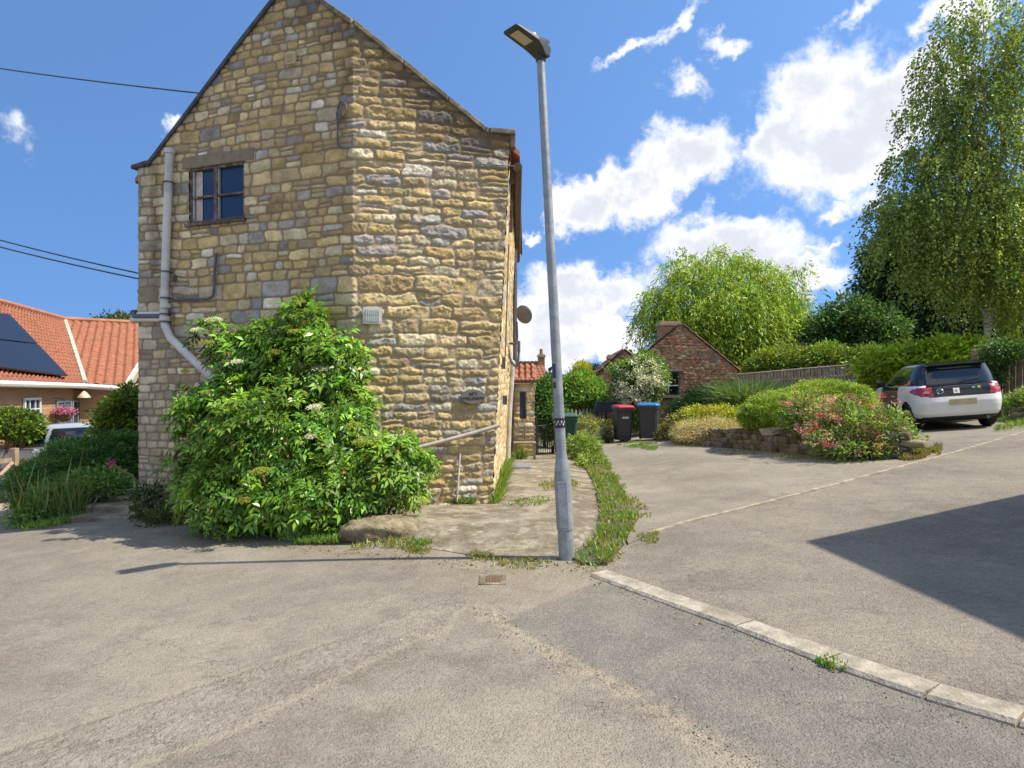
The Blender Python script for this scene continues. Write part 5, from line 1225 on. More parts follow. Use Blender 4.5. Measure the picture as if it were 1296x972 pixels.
    for o in [o for o in root.children if o.name.startswith('side_window')]:
        import bmesh as bmm
        me = o.data; left = set(p.index for p in me.polygons if sum(me.vertices[v].co[0]*rt[0]+me.vertices[v].co[1]*rt[1] for v in p.vertices) < 0)
        for side_ in (0, 1):
            bm = bmm.new(); bm.from_mesh(me); bm.faces.ensure_lookup_table()
            bmm.ops.delete(bm, geom=[fa for fa in bm.faces if (fa.index in left) == bool(side_)], context='FACES')
            m2 = bpy.data.meshes.new('side_window'); bm.to_mesh(m2); bm.free()
            if not m2.materials: m2.materials.append(GL_)
            o2_ = bpy.data.objects.new('side_window', m2); col.objects.link(o2_); o2_.parent = root; ORG[o2_] = ORG[root]
        bpy.data.objects.remove(o)
    # tail spoiler, wiper, badge, plate, stickers
    mb = MB(); P = [(-.56, .36, 1.36), (.56, .36, 1.36), (.58, .62, 1.40), (-.58, .62, 1.40), (-.55, .33, 1.385), (.55, .33, 1.385), (.56, .66, 1.44), (-.56, .66, 1.44)]; mb.hexa([T(np.array(p)) for p in P]); mb.build('spoiler', BK_, root, bevel=.012)
    mb = MB(); mb.tube([T(np.array(p)) for p in ((.02, .21, 1.005), (.14, .21, 1.06), (.40, .225, 1.09))], .010, 6); mb.build('rear_wiper', PLAS, root)
    if plate:
        mb = MB(); mb.hexa([T(np.array(p)) for p in ((-.25, -.018, .54), (.25, -.018, .54), (.25, .01, .54), (-.25, .01, .54), (-.25, -.008, .655), (.25, -.008, .655), (.25, .01, .655), (-.25, .01, .655))]); mb.build('number_plate', simple('yellow_plate', (.50, .45, .24), .5), root)
        n = 24; SIL = simple('chrome_badge', (.25, .27, .3), .3, metal=.7)
        def yb(z): return float(np.interp(z, kz, kR))-.006
        rg_ = [(-.40+.062*math.cos(t), yb(.83+.055*math.sin(t))-.004, .83+.055*math.sin(t)) for t in np.linspace(0, 2*math.pi, n+1)]
        mb = MB(); mb.tube([T(np.array(p)) for p in rg_], .009, 6, False)
        for s_ in (0, .038): mb.tube([T(np.array(p)) for p in ((-.44, yb(.80)-.003, .80+s_*.9), (-.40, yb(.84)-.003, .832+s_*.9), (-.36, yb(.80)-.003, .80+s_*.9))], .008, 6)
        mb.build('badge', SIL, root)
        mb = MB(); mb.quad([T(np.array(p)) for p in ((-.15, yb(.78), .775), (-.035, yb(.78), .775), (-.035, yb(.88), .885), (-.15, yb(.88), .885))]); st_ = mb.build('sticker', LWHT, root)
        mb = MB(); mb.quad([T(np.array(p)) for p in ((-.115, yb(.81)-.003, .80), (-.08, yb(.81)-.003, .80), (-.085, yb(.85)-.003, .85), (-.12, yb(.85)-.003, .85))]); mb.build('print', simple('sticker_grey', (.25, .22, .25), .6), st_)
        for (xa, cl_) in ((.20, (.02, .10, .16)), (.30, (.16, .18, .04))):
            mb = MB(); mb.quad([T(np.array(p)) for p in ((xa, yb(.86), .855), (xa+.06, yb(.86), .855), (xa+.06, yb(.9)-.002, .90), (xa, yb(.9)-.002, .90))]); mb.build('sticker', simple('sticker_colour', cl_, .5), root)
        for k in range(7):
            pass
        mb = MB(); mb.tube([T(np.array(p)) for p in ((.46, .10, .24), (.46, -.0, .24))], .035, 12); mb.build('exhaust', SIL, root, smooth=True)
        mb = MB(); mb.tube([T(np.array(p)) for p in ((-.30, yb(.93)-.003, .925), (0, yb(.93)-.006, .93), (.36, yb(.93)-.003, .925))], .006, 6); mb.build('trim_strip', SIL, root)
    if dark_door:
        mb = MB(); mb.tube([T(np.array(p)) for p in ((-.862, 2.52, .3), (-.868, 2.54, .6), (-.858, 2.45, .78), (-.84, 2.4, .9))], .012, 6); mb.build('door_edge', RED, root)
        mb = MB(); mb.tube([T(np.array(p)) for p in ((-.868, 1.45, .74), (-.873, 1.62, .745))], .014, 6); mb.build('door_handle', PW_, root)
    RUB = simple('car_tyre', (.018, .018, .018), .85); RIM = simple('wheel_rim', (.16, .16, .17), .35, metal=.6)
    for s_ in (-1, 1):
        for y_ in wy:
            mb = MB(); prof = [(.60, .0), (.60, .22), (.625, .295), (.66, .31), (.76, .31), (.80, .30), (.815, .26), (.805, .20)]
            V = []; n = 28
            for x_, r__ in prof:
                for k in range(n): a = 2*math.pi*k/n; V.append(T(np.array([s_*x_, y_+r__*math.cos(a), .31+r__*math.sin(a)])))
            mb.add(V, [(i*n+k, i*n+(k+1) % n, (i+1)*n+(k+1) % n, (i+1)*n+k) for i in range(1, len(prof)-1) for k in range(n)]); wh = mb.build('wheel', RUB, root, smooth=True)
            mb = MB(); c_ = T(np.array([s_*.795, y_, .31]))
            for k in range(7):
                a = 2*math.pi*k/7; mb.hexa([T(np.array([s_*(.79+dx), y_+rr_*math.cos(a+da), .31+rr_*math.sin(a+da)])) for dx in (0, .015) for rr_, da in ((.03, -.6), (.20, -.12), (.20, .12), (.03, .6))])
            mb.build('rim', RIM, wh)
            mb = MB(); n = 28; V = [T(np.array([s_*.70, y_+.2*math.cos(t), .31+.2*math.sin(t)])) for t in np.linspace(0, 2*math.pi, n, endpoint=False)]; mb.add(V, [tuple(range(n))]); mb.build('brake_disc', PLAS, wh)
            # arch liner
            V = []; n = 24
            for x_ in (.45, .85):
                for k in range(n+1): a = math.pi*k/n*1.15-.12; V.append(T(np.array([s_*min(x_, .835), y_+.35*math.cos(a), .30+.35*math.sin(a)])))
            mb = MB(); mb.add(V, [(k, k+1, n+2+k, n+1+k) for k in range(n)]); b0_ = len(mb.v)
            V = [T(np.array([s_*.45, y_+.35*math.cos(t), .30+.35*math.sin(t)])) for t in np.linspace(0, math.pi, n)]; mb.add(V, [tuple(range(n))]); mb.build('arch_liner', PLAS, root)
    mb = MB(); mb.hexa([T(np.array(p)) for p in ((-.7, .25, .19), (.7, .25, .19), (.7, 3.7, .19), (-.7, 3.7, .19), (-.6, .2, .3), (.6, .2, .3), (.6, 3.75, .3), (-.6, 3.75, .3))]); mb.build('underbody', PLAS, root)
    for s_ in (-1, 1):
        mb = MB(); q = T(np.array([s_*.90, 2.45, 1.0])); mb.hexa([T(np.array([s_*(.80+dx), 2.42+dy, .95+dz])) for dz in (0, .13) for dx, dy in ((0, 0), (.2, .02), (.18, .12), (0, .1))]); mb.build('wing_mirror', BK_ if white else PW_, root, bevel=.02)
    return root
aC = R(13); fw = np.array([math.sin(aC), math.cos(aC)]); Lc = np.array([8.98, 15.0]); oc = Lc+np.array([fw[1], -fw[0]])*.83
car(oc, fw, 'white hatchback with a black roof and dark door panel parked beyond the flowering rockery', True, None)
o2 = at(172, 15.2); car(o2[:2], (-1.0, .12), 'silver blue car mostly hidden behind the dark hedge by the bungalow', False, (.03, .05, .07), dark_door=False, plate=False)

# ------------------------------------------------------------ planting
def shrub(name, px, py_base, d_, ells, nclump, per, cr, L, Wd, c, lab, cat, seed, mat=LEAF, grp=None, stem=True, **kw):
    b0 = at(px, d_); t = thing(name, b0, lab, cat, grp)
    crown('foliage', ells, nclump, per, cr, L, Wd, c, mat, t, seed=seed, zmin=lambda x, y: G(x, y)+.01, **kw)
    if stem:
        mb = MB(); r = np.random.default_rng(seed)
        for k in range(5):
            tp, _ = blob_pts(ells, 1, .3, .1, seed*31+k); mb.tube(bez([b0+[r.normal(0, .05), r.normal(0, .05), 0], b0*.5+tp[0]*.5+[0, 0, .05], tp[0]], 4), [.02-.0015*i for i in range(9)], 5)
        mb.build('stems', BARK, t, smooth=True)
    return t
DG = (.030, .065, .018)
# left: dark spreading conifer hedge and weeds
shrub('conifer_shrub', 110, 650, 10.6, [pell(112, 590, 54, 36, 11.2, .8), pell(62, 612, 40, 34, 11., .7), pell(150, 582, 26, 34, 11.4, .7), pell(78, 640, 40, 22, 10.6, .5)], 3400, 26, .045, .075, .014, (.105, .22, .055), 'wide dark green juniper with layered shoots left of the cottage', 'shrub', 31, droop=-.2, flat=.45, lump=.16, cvar=.35)
shrub('leafy_weeds', 100, 665, 9.6, [pell(120, 615, 40, 18, 10.3, .35), pell(72, 640, 34, 24, 10., .4), pell(52, 655, 28, 12, 9.8, .3)], 520, 14, .07, .10, .03, (.19, .34, .09), 'fresh green weeds growing along the foot of the dark juniper', 'weeds', 32, up=.2)
b0 = at(60, 9.0); t = thing('tall_grass', b0, 'seeding tall grass standing in front of the dark juniper', 'grass')
r_ = np.random.default_rng(4); P = np.array([at(px, d_) for px, d_ in zip(r_.uniform(20, 105, 300), r_.uniform(9.5, 10., 300))]); blades('blades', P, .62, .014, (.14, .20, .05), LEAF, t, seed=2, lean=.22)
P = np.array([at(px, d_) for px, d_ in zip(r_.uniform(30, 95, 12), r_.uniform(9.5, 9.9, 12))]); blades('seed_heads', P+np.array([0, 0, .1]), 1.0, .022, (.30, .27, .12), DRY, t, seed=8, lean=.18)
# flower leaning out by the wall
q = U(170, 606, 9.7); q2 = U(141, 587, 9.3); t = thing('pink_flower', q, 'single pink flower on a pale stalk leaning left from the cottage corner', 'flower')
mb = MB(); mb.tube(bez([q-[0, 0, .4], q, q2*.5+q*.5+[0, 0, .0], q2], 4), .018, 6); mb.build('stalk', simple('pale_stem', (.28, .33, .12), .7), t, smooth=True)
crown('bloom', [(q2, (.022, .022, .02))], 10, 12, .012, .03, .02, (.45, .10, .28), PETAL, t, seed=4)
# tree and climber between bungalow and cottage
shrub('leafy_shrub', 152, 560, 13.5, [pell(154, 526, 18, 24, 13.5, .6), pell(164, 508, 11, 20, 13.5, .4), pell(145, 545, 18, 20, 13.2, .5)], 420, 16, .07, .10, .045, (.18, .26, .04), 'yellow green leafy shrub above the juniper beside the cottage corner', 'shrub', 34)
q = at(152, 34.); t = thing('round_tree', q, 'small round tree top showing above the bungalow ridge', 'tree')
e_ = [(np.array([q[0], q[1], 4.2]), (1.3, 1.2, .9)), (np.array([q[0]+.9, q[1], 3.9]), (.9, .9, .8))]
crown('crown', e_, 300, 18, .16, .18, .1, (.07, .11, .03), LEAF, t, seed=35); mb = MB(); mb.tube([q, [q[0], q[1], 3.8]], [.16, .1], 8); mb.build('trunk', BARK, t)
# planter with standard shrub
q = at(13, 14.6); t = thing('grey_planter', q, 'grey square planter with a clipped bushy shrub before the bungalow', 'planter')
mb = MB(); a_ = U(8, 572, 14.6); mb.box((a_[0]+.05, 14.6, q[2]+.32), (.42, .42, .62)); mb.build('pot', simple('grey_pot', (.17, .18, .20), .6), t, bevel=.02)
crown('foliage', [pell(18, 537, 30, 17, 14.6, .42), pell(36, 545, 14, 10, 14.5, .3)], 380, 16, .06, .09, .05, (.13, .20, .03), LEAF, t, seed=36)
mb = MB(); r_ = np.random.default_rng(6)
for k in range(7): mb.tube([[a_[0]+r_.normal(0, .08)+.05, 14.6, q[2]+.6], U(18+r_.normal(0, 12), 545, 14.6)], .014, 5)
mb.build('stems', simple('red_stem', (.22, .10, .06), .8), t)
q = at(29, 14.3); t = thing('pale_trough', q, 'pale timber trough of red and orange flowers beside the grey planter', 'planter')
mb = MB(); mb.box(q+[0, 0, .22], (.5, .35, .42)); mb.box(q+[0, 0, .43], (.56, .4, .05)); mb.build('trough', simple('pale_trough_wood', (.42, .42, .40), .8, bump=.01), t)
crown('flowers', [(q+np.array([.15, 0, .62]), (.26, .2, .18))], 90, 14, .05, .07, .05, (.20, .16, .03), LEAF, t, seed=37, hue=.5)
# wooden gate at far left edge
ga = at(-45, 11.2); gb_ = at(17, 12.2); t = thing('timber_gate', ga, 'pale timber five bar gate cut off by the left edge', 'gate')
TM2 = simple('pale_timber', (.36, .27, .17), .8, var=.2, bump=.006)
for z in (.22, .45, .68, .92):
    mb = MB(); P = [ga+[0, 0, z-.04], gb_+[0, 0, z-.04], gb_+[0, .04, z-.04], ga+[0, .04, z-.04]]; mb.hexa(P+[p+np.array([0, 0, .08]) for p in P]); mb.build('bar', TM2, t)
mb = MB(); mb.tube([ga+[0, .06, .2], gb_+[0, .06, .92]], .04, 4); mb.build('brace', TM2, t)
mb = MB(); mb.box(gb_+[0, .02, .55], (.1, .1, 1.15)); mb.build('gate_post', TM2, t)
# drive and steps on the left
YARD = simple('gravel_yard', (.34, .29, .22), .95, var=.2, vs=20, bump=.01, bs=80)
sheet('yard', [at(-120, 11.4)[:2], at(20, 11.2)[:2], at(60, 12.4)[:2], at(170, 13)[:2], at(175, 20)[:2], at(120, 20.8)[:2], at(-60, 17)[:2], at(-300, 14)[:2]], -.02, YARD, cell=.4, skirt=.05)
stp = thing('garden_steps', at(143, 9.7), 'shallow stone steps beside the left corner of the cottage', 'steps')
for k, (py, dz) in enumerate(((652, .0), (643, .10), (634, .2))):
    q = at(148, 9.55+.42*k); mb = MB(); mb.box((q[0]-.1, q[1], q[2]+dz-.02), (.85, .42, .15), rz=-.06); mb.build('tread', CONC, stp, bevel=.012)
# weeds under the elder, at the wall base
r_ = np.random.default_rng(12)
shrub('wild_weeds', 205, 670, 8.9, [pell(215, 658, 30, 16, 8.9, .3), pell(188, 635, 12, 22, 9.3, .2)], 200, 12, .06, .07, .022, (.085, .13, .04), 'dull straggly weeds at the left foot of the elder bush', 'weeds', 41, up=.2)
def grassy(name, poly, n, h, c, seed, wd=.008, mat=LEAF, off=0.02, lean=.5, var=.3):
    P = scatter(poly, n*2, seed, off); k = fbm(P[:, 0]*3.3, P[:, 1]*3.3, seed, 3) > .5; P = P[k][:n]
    hh_ = h*(.5+fbm(P[:, 0]*1.7, P[:, 1]*1.7, seed+3, 2)); return P, hh_
def grass_obj(name, parts_):
    Ps, Hs_, Cs_ = [], [], []
    for (poly, n, h, c, seed, off) in parts_:
        P, hh_ = grassy(name, poly, n, h, c, seed, off=off); Ps.append(P); Hs_.append(hh_); Cs_.append(tints(len(P), c, .3, .2))
    P = np.concatenate(Ps); H_ = np.concatenate(Hs_); C_ = np.concatenate(Cs_); n = len(P); r = np.random.default_rng(9)
    D = unit(np.concatenate([r.normal(0, .5, (n, 2)), np.ones((n, 1))], 1)); N = unit(np.concatenate([r.normal(size=(n, 2)), r.random((n, 1))*.4], 1))
    o = leaves(name, P, D, N, H_*r.uniform(.5, 1.3, n), .010*(1+r.random(n)), C_, LEAF); o['kind'] = 'stuff'; return o
strip = [W(738, 716), W(720, 706), W(752, 690), W(760, 650), W(752, 612), W(728, 572), W(722, 553), W(745, 553), W(768, 588), W(788, 625), W(810, 655), W(790, 690), W(768, 716)]
sheet('grass_verge', strip, .016, EARTH, cell=.15, skirt=.05, hfun=lambda x, y: .02*float(vn(np.array(x*3), np.array(y*3), 3))+.04*float(sst(sdist(np.array(x), np.array(y), strip), 0, .2)))
GR = (.19, .30, .055); GRY = (.30, .31, .11)
grass_obj('grass', [(strip, 7000, .085, GR, 1, .03), (strip, 5000, .08, GRY, 2, .03), (strip, 2500, .05, (.20, .30, .05), 31, .03), ([W(715, 718), W(722, 700), W(760, 690), W(772, 640), W(745, 560), W(755, 560), W(780, 600), W(798, 625), W(826, 655), W(800, 694), W(772, 722), W(745, 726)], 2000, .05, GRY, 23, .015),
    ([W(360, 690), W(370, 676), W(430, 672), W(430, 690)], 1500, .09, GR, 3, .01), ([W(515, 698), W(530, 688), W(620, 700), W(610, 712)], 1100, .06, GR, 4, .015), ([W(440, 698), W(520, 690), W(700, 712), W(620, 718), W(520, 704)], 900, .035, GRY, 41, .005),
    ([W(440, 694), W(520, 684), W(540, 700), W(470, 706)], 300, .06, GRY, 5, .01),
    ([W(500, 641), W(620, 640), W(622, 645), W(505, 647)], 1300, .12, GR, 6, .07), ([W(622, 645), W(632, 640), W(648, 585), W(640, 580)], 1500, .2, GR, 7, .03),
    ([W(640, 585), W(668, 585), W(664, 570), W(645, 565)], 900, .3, GR, 8, .02), ([W(640, 650), W(662, 655), W(700, 640), W(690, 632), W(650, 640)], 220, .05, GR, 9, .06), ([W(680, 618), W(720, 606), W(735, 620), W(690, 626)], 500, .06, GRY, 10, .06),
    ([W(780, 566), W(830, 572), W(835, 562), W(785, 558)], 1600, .05, GR, 11, .02),
    ([W(1030, 838), W(1050, 833), W(1080, 850), W(1050, 850)], 140, .045, GR, 12, .0), ([W(810, 746), W(840, 742), W(850, 748), W(820, 752)], 120, .03, GRY, 13, .01), ([W(800, 690), W(826, 655), W(842, 660), W(830, 690)], 260, .05, GRY, 14, .01),
    ([W(900, 575), W(1040, 586), W(1040, 580), W(900, 569)], 700, .05, GRY, 15, .02), ([W(1130, 590), W(1190, 578), W(1190, 568), W(1150, 572)], 1600, .10, (.26, .24, .09), 16, .02),
    ([W(1260, 548), W(1330, 540), W(1330, 525), W(1262, 532)], 1500, .12, GR, 17, .03), ([W(620, 727), W(650, 716), W(700, 712), W(720, 722), W(660, 730)], 160, .03, GRY, 18, .0),
    ([W(22, 674), W(20, 662), W(110, 652), W(120, 656), W(60, 669)], 1500, .12, GR, 19, .01),
    ([W(655, 562), W(690, 560), W(700, 545), W(655, 545)], 900, .15, GR, 20, .0), ([at(600, 20.), at(760, 20.8), at(900, 23), at(950, 40), at(560, 40)], 9000, .25, GR, 21, -.05), ([at(1090, 16), at(1160, 22), at(1400, 24), at(1400, 17.2), at(1230, 18.2), at(1180, 19)], 4000, .3, GR, 22, -.03)])
# ------------------------------------------------------------ rockery: dry stone edge, dome hedge, flowers
base_px = [(852, 561), (890, 565), (958, 571), (1026, 578), (1085, 582), (1140, 582)]
RW = [W(*q) for q in base_px]
rk = thing('dry_stone_wall', RW[2], 'low dry stone edging wall of the rockery under the dome shaped shrub', 'stone wall')
r_ = np.random.default_rng(14); Vs, Fs_, Cs_ = [], [], []; nb = 0
import bmesh
bm = bmesh.new(); bmesh.ops.create_cube(bm, size=1); bmesh.ops.subdivide_edges(bm, edges=bm.edges[:], cuts=3, use_grid_fill=True)
cv = np.array([v.co[:] for v in bm.verts]); cv = cv/np.maximum(1, (np.linalg.norm(cv, axis=1, keepdims=True)/.72))
cf = np.array([[v.index for v in f.verts] for f in bm.faces]); bm.free()
for (a, b_) in zip(RW[:-1], RW[1:]):
    L = np.linalg.norm(b_-a); t = (b_-a)/L; ang_ = math.atan2(t[1], t[0]); hmax = .36
    z = 0; row = 0
    while z < hmax:
        h = r_.uniform(.07, .13); x = -r_.random()*.2
        while x < L:
            w_ = r_.uniform(.14, .38); p = a+t*(x+w_/2); c_, s_ = math.cos(ang_), math.sin(ang_)
            V = cv*np.array([w_*1.0, .26, h*1.08])*1.05; V = V+V*0+.012*r_.normal(size=V.shape)*np.array([1, 1, .6]); V = np.stack([V[:, 0]*c_-V[:, 1]*s_, V[:, 0]*s_+V[:, 1]*c_, V[:, 2]], 1)
            nv = np.array([-t[1], t[0], 0]); nv = nv if nv[1] > 0 else -nv
            V = V+p+nv*(.10+z*.25+r_.normal(0, .02))+[0, 0, z+h/2]; Vs.append(V); Fs_.append(cf+nb); nb += len(V)
            Cs_.append(np.repeat((np.array([.23, .20, .145])*r_.uniform(.45, 1.25))[None]*[1, r_.uniform(.9, 1.05), r_.uniform(.8, 1.1)], len(V), 0)); x += w_+.01
        z += h
npmesh('stones', np.concatenate(Vs), np.concatenate(Fs_), STONE, rk, smooth=True, colr=np.concatenate(Cs_))
bedP = [RW[0][:2]]+[q[:2] for q in RW[1:]]+[at(1150, 13.4)[:2], at(1108, 16.)[:2], at(1090, 22.)[:2], at(980, 24.6)[:2], at(830, 22.5)[:2], at(842, 20.)[:2]]
bedP = [q+np.array([0, .12]) for q in bedP]
SOIL = simple('soil', (.075, .055, .035), .95, var=.35, vs=12, bump=.03)
sheet('garden_bed', bedP, .0, SOIL, cell=.3, hfun=lambda x, y: .34*float(sst(sdist(np.array(x), np.array(y), bedP), 0, .35)), skirt=.3)
# sign stood against the rockery
q = U(977, 546, W(977, 573)[1]-.12); sg = thing('house_name_sign', q, 'tilted cream wooden name sign leaning on the rockery wall', 'sign')
mb = MB(); P = [U(x_, y_, q[1]) for x_, y_ in ((961, 543), (994, 539), (992, 547), (978, 551), (965, 551))]
k = len(P); mb.add(P+[p+np.array([0, .025, 0]) for p in P], [tuple(range(k-1, -1, -1)), tuple(range(k, 2*k))]+[(i, (i+1) % k, k+(i+1) % k, k+i) for i in range(k)]); mb.build('board', simple('cream_paint', (.50, .43, .31), .8, var=.15, vs=20, dirt=(.30, .25, .16), ds=12), sg)
ex_ = unit(P[1]-P[0]); text_mesh('\u2022', .10, INK, sg, (U(975, 543.2, q[1])-[0, .008, 0], ex_, np.array([0, 0, 1.]), np.array([0, -1., 0]))); text_mesh('COTTAGE', .058, INK, sg, (U(984.5, 545.6, q[1])-[0, .008, 0], ex_, np.array([0, 0, 1.]), np.array([0, -1., 0])))
mb = MB(); mb.box(q+[0, .05, -.25], (.05, .04, .5)); mb.build('stake', TIMB, sg)
# dome hedge
d_ = 14.6
t = shrub('dome_hedge', 1040, 540, d_, [pell(1040, 514, 60, 32, d_, 1.2), pell(995, 520, 50, 26, d_-.3, 1.1), pell(1070, 514, 30, 30, d_-.5, .8), pell(965, 528, 26, 20, d_, .8)], 4600, 22, .04, .06, .016, (.27, .38, .06), 'large rounded green hebe dome spreading over the rockery wall', 'shrub', 51, lump=.13, flat=.4, up=.9, cvar=.33, shell=.72)
# red valerian
t = shrub('red_valerian', 1100, 580, 12.2, [pell(1105, 550, 46, 32, 11.6, .5), pell(1072, 538, 42, 30, 12.2, .5), pell(1025, 528, 34, 24, 13.0, .4), pell(1132, 563, 24, 18, 11.7, .4), pell(1060, 562, 34, 18, 11.7, .35), pell(1095, 570, 40, 12, 11.3, .3)], 1050, 14, .07, .09, .032, (.22, .31, .09), 'sprawling valerian with pink and red flower heads tumbling over rockery', 'flowering plant', 52, up=.3)
fl = [pell(1030, 512, 40, 16, 12.6, .3), pell(1085, 518, 46, 22, 11.9, .35), pell(1120, 545, 30, 24, 11.4, .3), pell(1050, 540, 50, 24, 11.8, .3), pell(1085, 560, 50, 18, 11.1, .25)]
crown('flowers', fl, 60, 24, .035, .03, .024, (.55, .11, .18), PETAL, t, seed=53, hue=.3, cvar=.3, zmin=None)
crown('faded_flowers', fl, 150, 18, .04, .03, .024, (.60, .34, .24), PETAL, t, seed=54, cvar=.25)
# dry clump, yellow shrubs, pink valerian by bins
def clump(name, px, d_, rad, n, h, c, lab, cat, seed, wd=.012, lean=.5, mat=DRY):
    q = at(px, d_); q[2] += .2; t = thing(name, q, lab, cat); r = np.random.default_rng(seed); a = r.uniform(0, 6.28, n); rr = rad*np.sqrt(r.random(n))
    P = q+np.stack([rr*np.cos(a), rr*.6*np.sin(a), np.zeros(n)], 1); D = unit(np.stack([np.cos(a)*rr/rad*lean, np.sin(a)*rr/rad*lean-.1, np.ones(n)], 1)+r.normal(0, .15, (n, 3))); N = unit(r.normal(size=(n, 3)))
    # two-segment arching blades
    C_ = tints(n, c, .25, .1, r); Lh = h*r.uniform(.6, 1.15, n); tip = P+D*(Lh*.55)[:, None]; D2 = unit(D+np.stack([np.cos(a), np.sin(a), -1.0*np.ones(n)], 1)*.45)
    leaves('blades', np.concatenate([P, tip]), np.concatenate([D, D2]), np.concatenate([N, N]), np.concatenate([Lh*.6, Lh*.55]), wd, np.concatenate([C_, C_*1.05]), mat, t); return t
shrub('dry_grass_mound', 905, 560, 16.8, [pell(905, 547, 42, 17, 16.6, .7), pell(875, 549, 24, 14, 17.2, .6), pell(935, 548, 20, 16, 16.2, .5)], 900, 20, .06, .10, .010, (.55, .46, .22), 'straw coloured mound of dry plants on the left rockery wall', 'plant', 61, mat=DRY, stem=False, up=.6, var=.3)
shrub('yellow_shrub', 905, 530, 18.5, [pell(890, 527, 34, 12, 18.5, .8), pell(920, 525, 24, 9, 18.5, .7)], 500, 18, .07, .08, .035, (.36, .38, .05), 'low yellow green shrub band in front of the brick outbuilding', 'shrub', 62, stem=False)
shrub('pink_border_plant', 855, 555, 19, [pell(858, 540, 16, 16, 19, .5), pell(845, 550, 14, 10, 19, .5)], 260, 14, .07, .07, .035, (.22, .20, .07), 'small bushy plant with dusky pink heads right of the blue lidded bin', 'plant', 63)
shrub('fern_shrub', 893, 520, 22, [pell(890, 510, 20, 18, 22, .7), pell(872, 520, 20, 14, 21.5, .6)], 330, 16, .10, .13, .045, (.085, .18, .055), 'dark leafy shrub against the brick outbuilding gable', 'shrub', 64)
clump('pampas_clump', 948, 21, .55, 2200, 1.45, (.22, .33, .11), 'tall arching pale green ornamental grass right of brick outbuilding', 'ornamental grass', 65, wd=.02, lean=.55, mat=LEAF)
# white rose
q = at(812, 21.5); t = thing('white_rose_bush', q, 'large climbing rose covered in white blossom behind the bins', 'rose bush')
re_ = [pell(808, 485, 28, 34, 21.5, .9), pell(820, 478, 20, 22, 21.3, .7), pell(795, 475, 20, 20, 21.6, .7), pell(812, 520, 20, 25, 21.5, .7), pell(818, 458, 14, 12, 21.5, .6)]
crown('foliage', re_, 1000, 20, .10, .09, .05, (.16, .26, .05), LEAF, t, seed=71, zmin=lambda x, y: G(x, y))
crown('blossom', [pell(808, 483, 30, 32, 21.3, .95), pell(822, 478, 18, 22, 21.1, .75), pell(800, 490, 18, 26, 21.2, .8)], 330, 18, .06, .06, .055, (.72, .72, .62), PETAL, t, seed=72, shell=.85, cvar=.1, var=.1, hue=.02)
mb = MB()
for k in range(4): tp, _ = blob_pts(re_, 1, .3, .1, 77+k); mb.tube([q+[.1*k, 0, 0], tp[0]], [.035, .015], 6)
mb.build('stems', BARK, t)
# low garden wall and flowers by the picket fence
lw = thing('garden_wall', at(748, 19.5), 'low rubble garden wall with flowers between green bin and red bin', 'stone wall'); Vs, Fs_, Cs_ = [], [], []; nb = 0
a = at(728, 18.6); b_ = at(774, 20.3); L = np.linalg.norm(b_-a); t_ = (b_-a)/L
for row in range(5):
    x = 0
    while x < L:
        w_ = r_.uniform(.12, .3); V = cv*np.array([w_, .3, .10])*1.05+a+t_*(x+w_/2)+[0, 0, .05+row*.09]; V = V+r_.normal(0, .008, V.shape); Vs.append(V); Fs_.append(cf+nb); nb += len(V); Cs_.append(np.repeat((np.array([.34, .28, .22])*r_.uniform(.6, 1.2))[None], len(V), 0)); x += w_
npmesh('stones', np.concatenate(Vs), np.concatenate(Fs_), STONE, lw, smooth=True, colr=np.concatenate(Cs_))
shrub('mixed_flowers', 745, 545, 19.6, [pell(740, 540, 18, 14, 19.2, .6), pell(762, 545, 16, 14, 20, .6), pell(735, 556, 14, 10, 18, .5)], 420, 14, .06, .07, .03, (.26, .28, .09), 'mixed border plants spilling over the low rubble wall', 'plants', 73, hue=.3)
shrub('grassy_plants', 738, 580, 15.5, [pell(738, 565, 18, 14, 15.5, .5), pell(748, 590, 16, 14, 13.8, .5)], 420, 14, .06, .09, .022, (.22, .32, .07), 'weedy green plants heading the grass strip beside the green bin', 'plants', 74, up=.2)
# trees and shrubs left of the drive, beyond
shrub('garden_shrub', 690, 540, 19.5, [pell(688, 505, 17, 26, 19.5, .8), pell(697, 530, 18, 24, 19, .7)], 700, 16, .10, .10, .05, (.085, .18, .04), 'dark green garden shrub behind the iron gate', 'shrub', 81)
shrub('bright_tree', 735, 530, 25, [pell(735, 497, 26, 24, 25, 1.1), pell(715, 500, 18, 22, 25.3, .9), pell(752, 500, 14, 18, 25, .8)], 900, 18, .13, .13, .06, (.19, .33, .06), 'bright green small tree right of the lamp post above picket fence', 'tree', 82)
shrub('golden_conifer', 738, 520, 30, [pell(736, 472, 9, 15, 30, .5), pell(738, 484, 16, 14, 30, .6), pell(728, 480, 9, 10, 30, .4)], 420, 18, .10, .11, .04, (.48, .44, .04), 'golden yellow conifer top poking above the bright tree', 'conifer', 83, droop=-.6)
shrub('dark_conifer', 752, 520, 38, [pell(750, 472, 10, 10, 38, .7), pell(756, 480, 10, 10, 38, .7)], 200, 18, .14, .13, .05, (.02, .045, .02), 'small dark tree beside the golden conifer', 'tree', 84)

